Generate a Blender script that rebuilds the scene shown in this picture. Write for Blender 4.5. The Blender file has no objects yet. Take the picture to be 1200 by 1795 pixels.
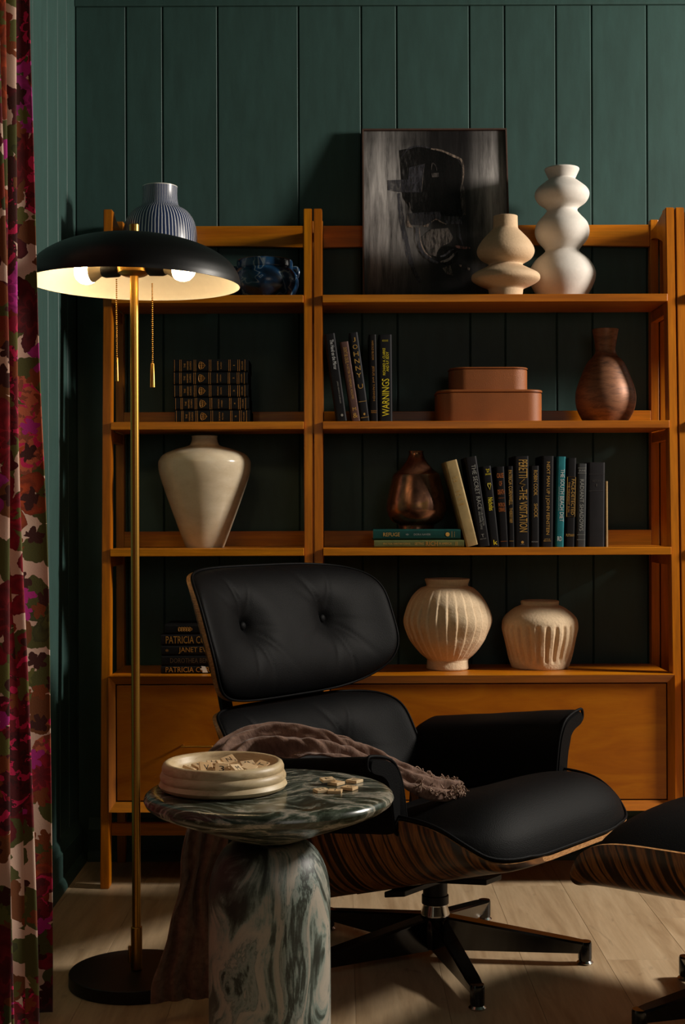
import bpy, bmesh, math, random
from mathutils import Vector, Matrix, noise
random.seed(7)
PI = math.pi
R = math.radians
SC = bpy.context.scene
COL = SC.collection

# ------------------------------------------------------------------ camera
H = 1.096                     # lens height above the floor
F = 2493.0                    # 50 mm on a 24 x 36 portrait frame
ROLL = 0.0035
cam_d = bpy.data.cameras.new('camera')
cam = bpy.data.objects.new('camera', cam_d)
COL.objects.link(cam)
cam_d.sensor_fit = 'VERTICAL'
cam_d.sensor_height = 36.0
cam_d.sensor_width = 24.0
cam_d.lens = F / 1795.0 * 36.0
cam.matrix_world = Matrix.Translation((0, 0, H)) @ Matrix.Rotation(PI/2, 4, 'X') @ Matrix.Rotation(-ROLL, 4, 'Z')
SC.camera = cam

# ------------------------------------------------------------------ light
SC.view_settings.view_transform = 'Standard'
SC.view_settings.look = 'None'
SC.view_settings.gamma = 1.0
SC.view_settings.use_curve_mapping = False
SC.view_settings.exposure = 0.0
wd = bpy.data.worlds.new('world')
SC.world = wd
wd.use_nodes = True
wd.node_tree.nodes['Background'].inputs[0].default_value = (0.9, 0.95, 1.0, 1)
wd.node_tree.nodes['Background'].inputs[1].default_value = 0.0008

def area(name, loc, aim, sx, sy, power, col):
    d = bpy.data.lights.new(name, 'AREA')
    d.shape = 'RECTANGLE'; d.size = sx; d.size_y = sy
    d.energy = power; d.color = col
    o = bpy.data.objects.new(name, d); COL.objects.link(o)
    o.location = loc
    o.rotation_euler = (Vector(aim) - Vector(loc)).to_track_quat('-Z', 'Y').to_euler()
    return o
area('key_light', (3.4, 3.50, 2.50), (-0.2, 3.8, 1.0), 0.4, 0.55, 170, (1.0, 0.915, 0.81))
area('front_fill', (0.75, 0.75, 1.75), (-0.15, 2.8, 0.6), 0.8, 0.8, 3.2, (1.0, 0.90, 0.80))

# ------------------------------------------------------------------ node helpers
def rgb(h):
    h = h.lstrip('#')
    def lin(c):
        c /= 255.0
        return c/12.92 if c <= 0.04045 else ((c+0.055)/1.055)**2.4
    return (lin(int(h[0:2], 16)), lin(int(h[2:4], 16)), lin(int(h[4:6], 16)), 1.0)

class Mat:
    def __init__(self, name, base='#808080', rough=0.5, metal=0.0, spec=0.5):
        self.m = bpy.data.materials.new(name); self.m.use_nodes = True
        self.nt = self.m.node_tree
        self.b = self.nt.nodes['Principled BSDF']
        self.b.inputs['Base Color'].default_value = rgb(base) if isinstance(base, str) else base
        self.b.inputs['Roughness'].default_value = rough
        self.b.inputs['Metallic'].default_value = metal
        self.b.inputs['Specular IOR Level'].default_value = spec
    def n(self, typ, **kw):
        nd = self.nt.nodes.new('ShaderNode' + typ)
        for k, v in kw.items():
            if k.startswith('i_'):
                key = k[2:].replace('_', ' ')
                if key.isdigit(): key = int(key)
                s = nd.inputs[key]
                if hasattr(v, 'is_output') or isinstance(v, bpy.types.NodeSocket): self.nt.links.new(v, s)
                else: s.default_value = v
            else: setattr(nd, k, v)
        return nd
    def link(self, a, b): self.nt.links.new(a, b)
    def coord(self, kind='Object', scale=(1, 1, 1), rot=(0, 0, 0), loc=(0, 0, 0)):
        tc = self.n('TexCoord'); mp = self.n('Mapping')
        self.link(tc.outputs[kind], mp.inputs[0])
        mp.inputs['Scale'].default_value = scale; mp.inputs['Rotation'].default_value = rot; mp.inputs['Location'].default_value = loc
        return mp.outputs[0]
    def rand(self):
        return self.n('ObjectInfo').outputs['Random']
    def noise(self, vec, scale=5, detail=4, rough=0.5, dist=0.0, col=False):
        nd = self.n('TexNoise'); self.link(vec, nd.inputs['Vector'])
        nd.inputs['Scale'].default_value = scale; nd.inputs['Detail'].default_value = detail
        nd.inputs['Roughness'].default_value = rough; nd.inputs['Distortion'].default_value = dist
        return nd.outputs[1 if col else 0]
    def ramp(self, fac, stops, interp='LINEAR'):
        nd = self.n('ValToRGB'); self.link(fac, nd.inputs[0]); cr = nd.color_ramp; cr.interpolation = interp
        while len(cr.elements) < len(stops): cr.elements.new(0.5)
        for e, (p, c) in zip(cr.elements, stops):
            e.position = p
            e.color = rgb(c) if isinstance(c, str) else ((c, c, c, 1) if isinstance(c, (int, float)) else c)
        return nd.outputs[0]
    def math(self, op, a, b=None, clamp=False):
        nd = self.n('Math', operation=op); nd.use_clamp = clamp
        for i, v in enumerate((a, b)):
            if v is None: continue
            if isinstance(v, (int, float)): nd.inputs[i].default_value = v
            else: self.link(v, nd.inputs[i])
        return nd.outputs[0]
    def mix(self, fac, a, b, blend='MIX'):
        nd = self.n('Mix', data_type='RGBA', blend_type=blend)
        for s, v in ((nd.inputs[0], fac), (nd.inputs[6], a), (nd.inputs[7], b)):
            if isinstance(v, str): s.default_value = rgb(v)
            elif isinstance(v, (int, float)): s.default_value = v
            elif isinstance(v, tuple): s.default_value = v
            else: self.link(v, s)
        return nd.outputs[2]
    def vadd(self, a, b, op='ADD'):
        nd = self.n('VectorMath', operation=op)
        for i, v in enumerate((a, b)):
            if isinstance(v, (tuple, list)): nd.inputs[i].default_value = v
            else: self.link(v, nd.inputs[i])
        return nd.outputs[0]
    def vscale(self, a, k):
        nd = self.n('VectorMath', operation='SCALE'); self.link(a, nd.inputs[0]); nd.inputs['Scale'].default_value = k
        return nd.outputs[0]
    def base(self, c): self.link(c, self.b.inputs['Base Color']); return self
    def rough(self, c): self.link(c, self.b.inputs['Roughness']); return self
    def bump(self, h, strength=0.3, dist=0.002):
        nd = self.n('Bump'); nd.inputs['Strength'].default_value = strength; nd.inputs['Distance'].default_value = dist
        self.link(h, nd.inputs['Height']); self.link(nd.outputs[0], self.b.inputs['Normal']); return self

def simple(name, base, rough=0.5, metal=0.0, spec=0.5, grain=0.0, gscale=60, bump=0.0, gd=0.001):
    m = Mat(name, base, rough, metal, spec)
    v = m.coord()
    nz = m.noise(v, gscale, 4, 0.6)
    if grain:
        c = rgb(base) if isinstance(base, str) else base
        dk = tuple(x*(1-grain) for x in c[:3]) + (1,); lt = tuple(min(1, x*(1+grain)) for x in c[:3]) + (1,)
        m.base(m.ramp(nz, [(0.3, dk), (0.7, lt)]))
    if bump: m.bump(nz, bump, gd)
    return m.m

def wood(name, axis, dark='#a55700', mid='#be6d00', light='#cf8204', rough=0.36):
    m = Mat(name, mid, rough)
    sc = {'x': (1.2, 22, 22), 'z': (22, 22, 1.2)}[axis]
    v = m.coord('Object', sc)
    r = m.n('CombineXYZ'); rr = m.math('MULTIPLY', m.rand(), 40); m.link(rr, r.inputs[0]); m.link(rr, r.inputs[1])
    v = m.vadd(v, r.outputs[0])
    big = m.noise(v, 0.6, 3, 0.5, 0.8)
    fine = m.noise(v, 5, 4, 0.65)
    c = m.ramp(big, [(0.3, dark), (0.5, mid), (0.72, light)])
    c2 = m.ramp(fine, [(0.36, 0.62), (0.62, 1.0)])
    m.base(m.mix(0.7, c, c2, 'MULTIPLY')).bump(fine, 0.08, 0.0006)
    return m.m

M = {}
def mk_wall():
    m = Mat('green_paint', '#2d5550', 0.5, 0, 0.4)
    v = m.coord('Object', (14, 14, 3)); n1 = m.noise(v, 2.5, 5, 0.6)
    n2 = m.noise(m.coord('Object'), 90, 3, 0.6)
    m.base(m.ramp(n1, [(0.3, '#334b46'), (0.7, '#395550')]))
    m.bump(m.math('ADD', m.math('MULTIPLY', n1, 0.7), m.math('MULTIPLY', n2, 0.4)), 0.16, 0.002)
    return m.m
M['wall'] = mk_wall()
M['woodx'] = wood('honey_wood_along', 'x')
M['woodz'] = wood('honey_wood_upright', 'z')
def mk_drawer():
    m = Mat('honey_veneer', '#ad6b18', 0.36)
    v = m.coord('Object', (1.6, 1, 6)); w = m.noise(v, 2.2, 4, 0.55, 1.6)
    f = m.noise(m.coord('Object', (4, 4, 60)), 6, 3, 0.6)
    m.base(m.mix(0.4, m.ramp(w, [(0.3, '#a35600'), (0.5, '#b06200'), (0.7, '#bb6e04')]), m.ramp(f, [(0.35, 0.82), (0.65, 1.0)]), 'MULTIPLY'))
    return m.m
M['drawer'] = mk_drawer()
def mk_walnut(name, axis):
    m = Mat(name, '#4a2c17', 0.32)
    sc = {'y': (1.2, 20, 1.2), 'z': (1.2, 1.2, 20)}[axis]
    sp = m.n('SeparateXYZ'); m.link(m.coord('Object'), sp.inputs[0])
    ax = sp.outputs[1 if axis == 'y' else 2]
    if axis == 'y': ax = m.math('ADD', ax, m.math('MULTIPLY', sp.outputs[2], -0.25))
    else: ax = m.math('ADD', ax, m.math('MULTIPLY', sp.outputs[0], 0.35))
    cv = m.n('CombineXYZ'); m.link(ax, cv.inputs[0])
    wob = m.noise(m.coord('Object', (2.2, 2.2, 2.2)), 2, 2, 0.5)
    low = m.noise(cv.outputs[0], 24, 2, 0.55)
    ph = m.math('ADD', m.math('MULTIPLY', ax, 2*PI/0.026), m.math('ADD', m.math('MULTIPLY', low, 24.0), m.math('MULTIPLY', wob, 6.0)))
    st = m.math('ADD', m.math('MULTIPLY', m.math('SINE', ph), 0.5), 0.5)
    v = m.coord('Object', sc)
    fine = m.noise(v, 7, 3, 0.6)
    k = m.math('ADD', m.math('MULTIPLY', st, 0.50), m.math('MULTIPLY', fine, 0.50))
    m.base(m.ramp(k, [(0.22, '#1c0d06'), (0.34, '#2b160a'), (0.44, '#4f2d13'), (0.56, '#6b3f1c'), (0.66, '#855426'), (0.78, '#5d3717')]))
    return m.m
M['walnut'] = mk_walnut('striped_walnut', 'y')
M['walnutz'] = mk_walnut('striped_walnut_back', 'z')
def mk_ply():
    m = Mat('ply_edge', '#c08a55', 0.38)
    n1 = m.noise(m.coord('Object', (30, 30, 200)), 3, 3, 0.6)
    m.base(m.ramp(n1, [(0.35, '#8f5f36'), (0.65, '#cf9a63')]))
    return m.m
M['ply'] = mk_ply()
def mk_leather(name, base, rough=0.42, sc=420, st=0.25):
    m = Mat(name, base, rough, 0, 0.09 if base < '#2' else 0.4)
    v = m.coord('Object'); vo = m.n('TexVoronoi'); m.link(v, vo.inputs['Vector']); vo.inputs['Scale'].default_value = sc
    n1 = m.noise(v, 9, 3, 0.5)
    c = rgb(base)
    m.base(m.ramp(n1, [(0.3, tuple(x*0.85 for x in c[:3])+(1,)), (0.7, tuple(x*1.15 for x in c[:3])+(1,))]))
    m.bump(vo.outputs['Distance'], st, 0.0012)
    return m.m
M['leather'] = mk_leather('black_leather', '#070708', 0.6)
M['pebble_tan'] = mk_leather('pebbled_tan_leather', '#85491c', 0.5, 620, 0.45)
M['tan'] = mk_leather('tan_leather', '#85491c', 0.5, 700, 0.18)
M['tan_edge'] = simple('tan_leather_edge', '#6d3d20', 0.5, grain=0.15)
M['black_gloss'] = simple('black_enamel', '#060606', 0.16, 0, 0.6, grain=0.1)
M['black_satin'] = simple('black_satin_paint', '#080808', 0.42, 0, 0.4, grain=0.1, bump=0.03)
M['black_plate'] = simple('black_powder_coat', '#101012', 0.5, 0, 0.4, grain=0.1)
M['white_enamel'] = simple('white_enamel', '#f3ecdf', 0.4, grain=0.02)
def mk_brass(name, base, rough):
    m = Mat(name, base, rough, 1.0)
    n1 = m.noise(m.coord('Object', (4, 4, 300)), 3, 3, 0.6)
    c = rgb(base)
    m.base(m.ramp(n1, [(0.3, tuple(x*0.85 for x in c[:3])+(1,)), (0.7, c)]))
    return m.m
M['brass'] = mk_brass('brushed_brass', '#cf9d4a', 0.33)
M['chrome'] = simple('chrome', '#b9b6b2', 0.14, 1.0, grain=0.03)
def mk_bulb():
    m = Mat('lit_bulb', '#ffffff', 0.3)
    m.b.inputs['Emission Color'].default_value = (1.0, 0.72, 0.39, 1)
    m.b.inputs['Emission Strength'].default_value = 35.0
    return m.m
M['bulb'] = mk_bulb()
M['bulb_neck'] = simple('bulb_neck', '#d8c7a4', 0.35, grain=0.03)
def mk_floor():
    m = Mat('oak_plank', '#9a8468', 0.42)
    rr = m.math('MULTIPLY', m.rand(), 60); cx = m.n('CombineXYZ'); m.link(rr, cx.inputs[0]); m.link(rr, cx.inputs[1])
    v = m.vadd(m.coord('Object', (18, 1.5, 1)), cx.outputs[0])
    a = m.noise(v, 1.0, 4, 0.55, 1.2); b = m.noise(v, 7, 4, 0.65)
    kn = m.noise(m.vadd(m.coord('Object', (7, 3, 1)), cx.outputs[0]), 1.3, 2, 0.5, 2.5)
    c = m.ramp(a, [(0.28, '#a58a69'), (0.5, '#bba17f'), (0.72, '#c9b08e')])
    c = m.mix(0.55, c, m.ramp(b, [(0.3, 0.74), (0.65, 1.0)]), 'MULTIPLY')
    c = m.mix(0.5, c, m.ramp(kn, [(0.22, 0.45), (0.34, 1.0)]), 'MULTIPLY')
    c = m.mix(0.25, c, m.ramp(m.rand(), [(0, 0.7), (1, 1.0)]), 'MULTIPLY')
    m.base(c).bump(b, 0.10, 0.0008)
    return m.m
M['floor'] = mk_floor()
def mk_marble(name, top=False):
    m = Mat(name, '#8d948c', 0.20 if top else 0.46)
    v = m.coord('Object')
    w1 = m.noise(v, 2.6 if not top else 3.6, 2, 0.5, 0.3, True)
    v2 = m.vadd(v, m.vscale(m.vadd(w1, (0.5, 0.5, 0.5), 'SUBTRACT'), 0.55 if not top else 0.34))
    mp = m.n('Mapping'); m.link(v2, mp.inputs[0])
    mp.inputs['Scale'].default_value = (6.5, 6.5, 1.7) if not top else (3.2, 9, 6)
    mp.inputs['Rotation'].default_value = (0.3, 0.5, 0) if not top else (0, 0, 0.45)
    n1 = m.noise(mp.outputs[0], 1.25, 4, 0.55, 0.35)
    mp2 = m.n('Mapping'); m.link(v2, mp2.inputs[0])
    mp2.inputs['Scale'].default_value = (60, 60, 9) if not top else (22, 70, 40)
    mp2.inputs['Rotation'].default_value = mp.inputs['Rotation'].default_value
    fine = m.noise(mp2.outputs[0], 1.0, 5, 0.7)
    grit = m.noise(v, 160, 3, 0.7)
    s = m.math('ADD', n1, m.math('MULTIPLY', m.math('SUBTRACT', fine, 0.5), 0.22))
    s = m.math('ADD', s, m.math('MULTIPLY', m.math('SUBTRACT', grit, 0.5), 0.03))
    if not top:
        c = m.ramp(s, [(0.30, '#1a1e18'), (0.375, '#272c25'), (0.415, '#4e5850'), (0.44, '#7d8a82'), (0.46, '#98968b'), (0.50, '#a89f91'), (0.535, '#9b978c'), (0.552, '#5f6d65'), (0.565, '#8d9189'), (0.59, '#75837b'), (0.608, '#3d463f'), (0.63, '#20241d'), (0.655, '#525e56'), (0.69, '#98958a'), (0.75, '#5d6a62')])
    else:
        c = m.ramp(s, [(0.30, '#14170f'), (0.40, '#262b20'), (0.44, '#4a5246'), (0.47, '#9b9486'), (0.495, '#5b6257'), (0.53, '#31372c'), (0.58, '#1f241a'), (0.61, '#656c60'), (0.635, '#a8a092'), (0.67, '#444c40'), (0.73, '#23281e')])
    m.base(c)
    return m.m
M['marble'] = mk_marble('green_marble_pedestal')
M['marble_top'] = mk_marble('green_marble_top', True)
def mk_stone():
    m = Mat('cream_travertine', '#c2ad88', 0.45)
    v = m.coord('Object', (1, 1, 3)); a = m.noise(v, 14, 6, 0.65, 0.8); b = m.noise(v, 70, 3, 0.6)
    c = m.ramp(a, [(0.3, '#9a8461'), (0.45, '#bda57e'), (0.62, '#cdb992'), (0.75, '#b39c75')])
    c = m.mix(0.5, c, m.ramp(b, [(0.22, 0.4), (0.32, 1.0)]), 'MULTIPLY')
    m.base(c).bump(b, 0.12, 0.001)
    return m.m
M['stone'] = mk_stone()
def mk_cream():
    m = Mat('cream_glaze', '#cfbfa4', 0.17, 0, 0.5)
    v = m.coord('Object', (4, 4, 9)); a = m.noise(v, 3, 4, 0.6)
    vo = m.n('TexVoronoi', feature='DISTANCE_TO_EDGE'); m.link(m.coord('Object'), vo.inputs['Vector']); vo.inputs['Scale'].default_value = 45
    c = m.ramp(a, [(0.3, '#c4b295'), (0.7, '#d6c7ad')])
    m.base(m.mix(0.12, c, m.ramp(vo.outputs['Distance'], [(0.0, 0.3), (0.02, 1.0)]), 'MULTIPLY'))
    return m.m
M['cream'] = mk_cream()
M['white_clay'] = simple('white_matte_clay', '#d2cbc2', 0.75, grain=0.03, gscale=120, bump=0.12, gd=0.002)
M['beige_clay'] = simple('beige_matte_clay', '#c3a684', 0.8, grain=0.05, gscale=160, bump=0.35, gd=0.002)
M['sand_clay'] = simple('sandy_plaster', '#cdb594', 0.85, grain=0.07, gscale=130, bump=0.6, gd=0.003)
def mk_copper(name, stops, rough, metal, sc, bump):
    m = Mat(name, '#7a4a30', rough, metal)
    v = m.coord('Object', sc); a = m.noise(v, 3, 6, 0.7, 0.6)
    m.base(m.ramp(a, stops)).bump(a, bump, 0.002)
    return m.m
M['copper'] = mk_copper('aged_copper', [(0.3, '#4a3326'), (0.45, '#7a5038'), (0.58, '#936244'), (0.7, '#6b4834'), (0.8, '#565146')], 0.5, 0.3, (5, 5, 22), 0.18)
M['bronze'] = mk_copper('burnished_bronze', [(0.3, '#4a3226'), (0.45, '#6d4a38'), (0.55, '#8a5f48'), (0.68, '#80602f'), (0.8, '#5b3a2c')], 0.26, 0.75, (7, 7, 7), 0.03)
def mk_stripe():
    m = Mat('blue_striped_glaze', '#2a3b5e', 0.3)
    tc = m.n('TexCoord'); sp = m.n('SeparateXYZ'); m.link(tc.outputs['Object'], sp.inputs[0])
    ang = m.math('ARCTAN2', sp.outputs[1], sp.outputs[0])
    nz = m.noise(m.coord('Object', (30, 30, 9)), 1, 3, 0.6)
    sv = m.math('ADD', m.math('MULTIPLY', ang, 17), m.math('MULTIPLY', nz, 0.9))
    s1 = m.math('SINE', m.math('MULTIPLY', sv, 4.0)); 
    s = m.math('ADD', m.math('MULTIPLY', s1, 0.5), 0.5)
    c = m.ramp(s, [(0.0, '#1d2a4a'), (0.70, '#26375f'), (0.86, '#b3b8c4'), (1.0, '#d6d3cc')])
    top = m.math('GREATER_THAN', sp.outputs[2], 0.3475)
    m.base(m.mix(top, c, '#d6d2c8'))
    return m.m
M['stripe'] = mk_stripe()
def mk_swirl():
    m = Mat('blue_marbled_glaze', '#10243c', 0.22)
    v = m.coord('Object'); w = m.noise(v, 12, 2, 0.5, 0, True)
    v2 = m.vadd(v, m.vscale(w, 0.10)); a = m.noise(v2, 6, 2, 0.5, 2.0)
    m.base(m.ramp(a, [(0.3, '#070d16'), (0.44, '#10263c'), (0.485, '#163a5a'), (0.50, '#7d8688'), (0.512, '#163a5a'), (0.6, '#0c1c30'), (0.7, '#070e18')]))
    return m.m
M['swirl'] = mk_swirl()
def mk_book(name, col, rough=0.6):
    return simple(name, col, rough, 0, 0.18, grain=0.18, gscale=35, bump=0.05)
M['ink_gold'] = simple('gilt_lettering', '#c79a4c', 0.38, 0.35, grain=0.1)
M['ink_dim'] = simple('dull_gilt', '#b27c33', 0.45, 0.3, grain=0.15)
M['ink_orange'] = simple('copper_lettering', '#c06a2a', 0.4, 0.3, grain=0.1)
M['ink_yellow'] = simple('yellow_lettering', '#e6cf1e', 0.5, grain=0.05)
M['ink_white'] = simple('white_lettering', '#cfd2d2', 0.5, grain=0.05)
M['ink_silver'] = simple('silver_lettering', '#9a9a94', 0.42, 0.3, grain=0.05)
M['ink_black'] = simple('black_lettering', '#171310', 0.55, grain=0.05)
M['pages'] = simple('paper_pages', '#cbb893', 0.8, grain=0.08, gscale=300)
M['paper'] = simple('white_paper', '#dcd6cc', 0.7, grain=0.03)
M['frame'] = simple('dark_frame_wood', '#4a342a', 0.5, grain=0.2)
def mk_paint(name, dark, light, lo=0.35, hi=0.68):
    m = Mat(name, dark, 0.36, 0, 0.45)
    a = m.noise(m.coord('Object', (34, 34, 3.2)), 2, 6, 0.68, 0.3); b = m.noise(m.coord('Object', (4, 4, 2.2)), 1.7, 3, 0.5, 0.6)
    s = m.math('ADD', m.math('MULTIPLY', a, 0.5), m.math('MULTIPLY', b, 0.5))
    m.base(m.ramp(s, [(lo, dark), (hi, light)])).bump(a, 0.3, 0.001)
    al = m.noise(m.coord('Object', (60, 60, 14)), 2, 5, 0.7)
    lo_, hi_ = (0.55, 0.92) if name == 'paint_black' else (0.15, 0.95)
    m.link(m.ramp(al, [(0.40, lo_), (0.56, hi_)]), m.b.inputs['Alpha'])
    return m.m
def mk_canvas():
    m = Mat('dark_canvas', '#141214', 0.34, 0, 0.45)
    tc = m.n('TexCoord'); sp = m.n('SeparateXYZ'); m.link(tc.outputs['Object'], sp.inputs[0])
    a = m.noise(m.coord('Object', (34, 34, 3.2)), 2, 6, 0.68, 0.3); b = m.noise(m.coord('Object', (5, 5, 2.2)), 1.7, 3, 0.5, 0.6)
    left = m.ramp(sp.outputs[0], [(0.0, 0.55), (0.06, 1.0), (0.22, 0.05)])
    m2 = m.math('MULTIPLY', sp.outputs[0], 1.0)
    right = m.ramp(m2, [(0.33, 0.0), (0.41, 0.75), (0.46, 0.25)])
    hz = m.ramp(sp.outputs[2], [(0.02, 0.15), (0.25, 0.75), (0.42, 1.0), (0.53, 0.35)])
    k = m.math('MULTIPLY', m.math('ADD', left, right), hz)
    k = m.math('MULTIPLY', k, m.ramp(m.math('ADD', m.math('MULTIPLY', a, 0.6), m.math('MULTIPLY', b, 0.4)), [(0.34, 0.05), (0.66, 1.0)]))
    m.base(m.mix(k, '#141112', '#e4ddd8')).bump(a, 0.3, 0.001)
    return m.m
M['canvas'] = mk_canvas()
M['pt_dark'] = mk_paint('paint_black', '#0a0909', '#1a1716')
M['pt_grey'] = mk_paint('paint_grey', '#232226', '#5c5a60')
M['pt_mid'] = mk_paint('paint_warm_grey', '#352f2e', '#7a716a')
M['pt_light'] = mk_paint('paint_pale', '#6a5c52', '#c0a896')
M['pt_pink'] = mk_paint('paint_rose', '#5f4440', '#a87870')
def mk_throw():
    m = Mat('brown_muslin', '#71574a', 0.9, 0, 0.2)
    v = m.coord('UV'); a = m.noise(m.coord('UV', (60, 25, 1)), 1, 4, 0.6); b = m.noise(v, 500, 2, 0.5)
    m.base(m.ramp(a, [(0.3, '#62493d'), (0.7, '#836758')])).bump(m.math('ADD', a, m.math('MULTIPLY', b, 0.2)), 0.7, 0.004)
    m.b.inputs['Sheen Weight'].default_value = 0.2
    return m.m
M['throw'] = mk_throw()
M['fringe'] = simple('pale_fringe', '#8f7565', 0.9, grain=0.15)
def mk_tile():
    m = Mat('maple_tile', '#c9a878', 0.45)
    v = m.coord('Object', (300, 40, 300)); a = m.noise(v, 1, 3, 0.6)
    c = m.ramp(a, [(0.3, '#c8a274'), (0.7, '#e0c296')])
    m.base(m.mix(0.5, c, m.ramp(m.rand(), [(0, '#d0a876'), (1, '#ead6b2')])))
    return m.m
M['tile'] = mk_tile()
def mk_floral():
    m = Mat('floral_velvet', '#d8b9a5', 0.8, 0, 0.2)
    uv = m.coord('UV')
    wob = m.noise(uv, 22, 3, 0.6, 0, True)
    p = m.vadd(uv, m.vscale(m.vadd(wob, (0.5, 0.5, 0.5), 'SUBTRACT'), 0.035))
    def petals(scale, off, lobes, r0, seed):
        mp = m.n('Mapping'); m.link(p, mp.inputs[0]); mp.inputs['Scale'].default_value = (scale, scale, 0); mp.inputs['Location'].default_value = (off, off*1.7, seed)
        vo = m.n('TexVoronoi', voronoi_dimensions='2D'); m.link(mp.outputs[0], vo.inputs['Vector']); vo.inputs['Scale'].default_value = 1.0; vo.inputs['Randomness'].default_value = 0.85
        d = m.vadd(mp.outputs[0], vo.outputs['Position'], 'SUBTRACT')
        sp = m.n('SeparateXYZ'); m.link(d, sp.inputs[0])
        sc = m.n('SeparateColor'); m.link(vo.outputs['Color'], sc.inputs[0])
        ang = m.math('ADD', m.math('ARCTAN2', sp.outputs[1], sp.outputs[0]), m.math('MULTIPLY', sc.outputs[0], 6.0))
        lob = m.math('ABSOLUTE', m.math('COSINE', m.math('MULTIPLY', ang, lobes/2.0)))
        rad = m.math('MULTIPLY', m.math('ADD', m.math('MULTIPLY', lob, 0.5), 0.5), r0)
        rel = m.math('DIVIDE', vo.outputs['Distance'], rad)
        return m.math('LESS_THAN', rel, 1.0), rel, sc.outputs[1], sc.outputs[2], lob
    c = m.ramp(m.noise(uv, 6, 2, 0.5), [(0.3, '#c9a08c'), (0.7, '#dcc0ac')])
    mask, rel, r1, r2, lob = petals(10.5, 0.3, 3, 0.58, 0)
    leaf = m.ramp(r1, [(0, '#4a4a1c'), (0.4, '#6a3a16'), (0.65, '#5a5a28'), (0.85, '#7a2a12')], 'CONSTANT')
    c = m.mix(mask, c, leaf)
    mask, rel, r1, r2, lob = petals(7.2, 3.1, 7, 0.60, 1)
    col = m.ramp(r1, [(0, '#8a1022'), (0.22, '#5a0a12'), (0.42, '#9a3a12'), (0.56, '#b02a86'), (0.68, '#48491e'), (0.82, '#6e1018')], 'CONSTANT')
    inner = m.ramp(rel, [(0.0, 0.45), (0.35, 0.75), (0.36, 1.35), (0.5, 1.0), (0.62, 0.55), (0.8, 0.9), (0.97, 0.6)])
    c = m.mix(m.math('MULTIPLY', mask, m.math('GREATER_THAN', r2, 0.30)), c, m.mix(1.0, col, inner, 'MULTIPLY'))
    mask, rel, r1, r2, lob = petals(4.4, 7.7, 9, 0.56, 2)
    col = m.ramp(r1, [(0, '#6e0c18'), (0.4, '#8c1030'), (0.65, '#4e080e'), (0.85, '#b35a3a')], 'CONSTANT')
    ring = m.math('SINE', m.math('ADD', m.math('MULTIPLY', rel, 15), m.math('MULTIPLY', lob, 2.5)))
    ring = m.math('GREATER_THAN', ring, 0.72)
    rose = m.mix(ring, col, '#c0184e')
    rose = m.mix(m.math('GREATER_THAN', m.noise(uv, 40, 3, 0.6), 0.54), rose, m.mix(0.5, col, '#1a0406'))
    c = m.mix(m.math('MULTIPLY', mask, m.math('GREATER_THAN', r2, 0.42)), c, rose)
    mask, rel, r1, r2, lob = petals(22, 1.9, 5, 0.5, 3)
    col = m.ramp(r1, [(0, '#3c1208'), (0.35, '#5c5a24'), (0.6, '#a9207a'), (0.72, '#7a3a12')], 'CONSTANT')
    c = m.mix(m.math('MULTIPLY', mask, m.math('GREATER_THAN', r2, 0.6)), c, col)
    m.base(c).bump(m.noise(uv, 300, 2, 0.5), 0.25, 0.001)
    m.b.inputs['Sheen Weight'].default_value = 0.25
    return m.m
M['floral'] = mk_floral()

# ------------------------------------------------------------------ mesh helpers
def link_mesh(name, bm, mat, parent=None, smooth=None, label=None, loc=None):
    me = bpy.data.meshes.new(name)
    bmesh.ops.recalc_face_normals(bm, faces=bm.faces[:])
    bm.to_mesh(me); bm.free()
    for mm in (mat if isinstance(mat, (list, tuple)) else [mat]): me.materials.append(mm)
    if smooth is not None:
        for p in me.polygons: p.use_smooth = True
        me.set_sharp_from_angle(angle=R(smooth))
    o = bpy.data.objects.new(name, me); COL.objects.link(o)
    if parent is not None: o.parent = parent
    if loc is not None: o.location = loc
    if label: o['label'] = label
    return o
def thing(name, label, cat, loc=(0, 0, 0), rot=(0, 0, 0), group=None):
    o = bpy.data.objects.new(name, None); COL.objects.link(o)
    o.empty_display_size = 0.05
    o.location = loc; o.rotation_euler = rot
    o['label'] = label; o['category'] = cat
    if group: o['group'] = group
    return o
def structure(o): o['kind'] = 'structure'; return o
def box(bm, x0, x1, y0, y1, z0, z1, bev=0.0, seg=2, mi=0):
    n0 = len(bm.faces)
    vs = [bm.verts.new(c) for c in ((x0,y0,z0),(x1,y0,z0),(x1,y1,z0),(x0,y1,z0),(x0,y0,z1),(x1,y0,z1),(x1,y1,z1),(x0,y1,z1))]
    fs = [bm.faces.new([vs[i] for i in q]) for q in ((0,3,2,1),(4,5,6,7),(0,1,5,4),(1,2,6,5),(2,3,7,6),(3,0,4,7))]
    for f in fs: f.material_index = mi
    if bev:
        es = list({e for f in fs for e in f.edges})
        bmesh.ops.bevel(bm, geom=es, offset=bev, segments=seg, affect='EDGES', profile=0.5)
    return fs
def prism(bm, poly, y0, y1, bev=0.0):
    """poly in xz, extruded along y"""
    a = [bm.verts.new((x, y0, z)) for x, z in poly]; b = [bm.verts.new((x, y1, z)) for x, z in poly]
    n = len(poly); fs = [bm.faces.new(a), bm.faces.new(b[::-1])]
    for i in range(n): fs.append(bm.faces.new((a[i], b[i], b[(i+1) % n], a[(i+1) % n])))
    if bev: bmesh.ops.bevel(bm, geom=list({e for f in fs for e in f.edges}), offset=bev, segments=2, affect='EDGES', profile=0.5)
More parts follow.
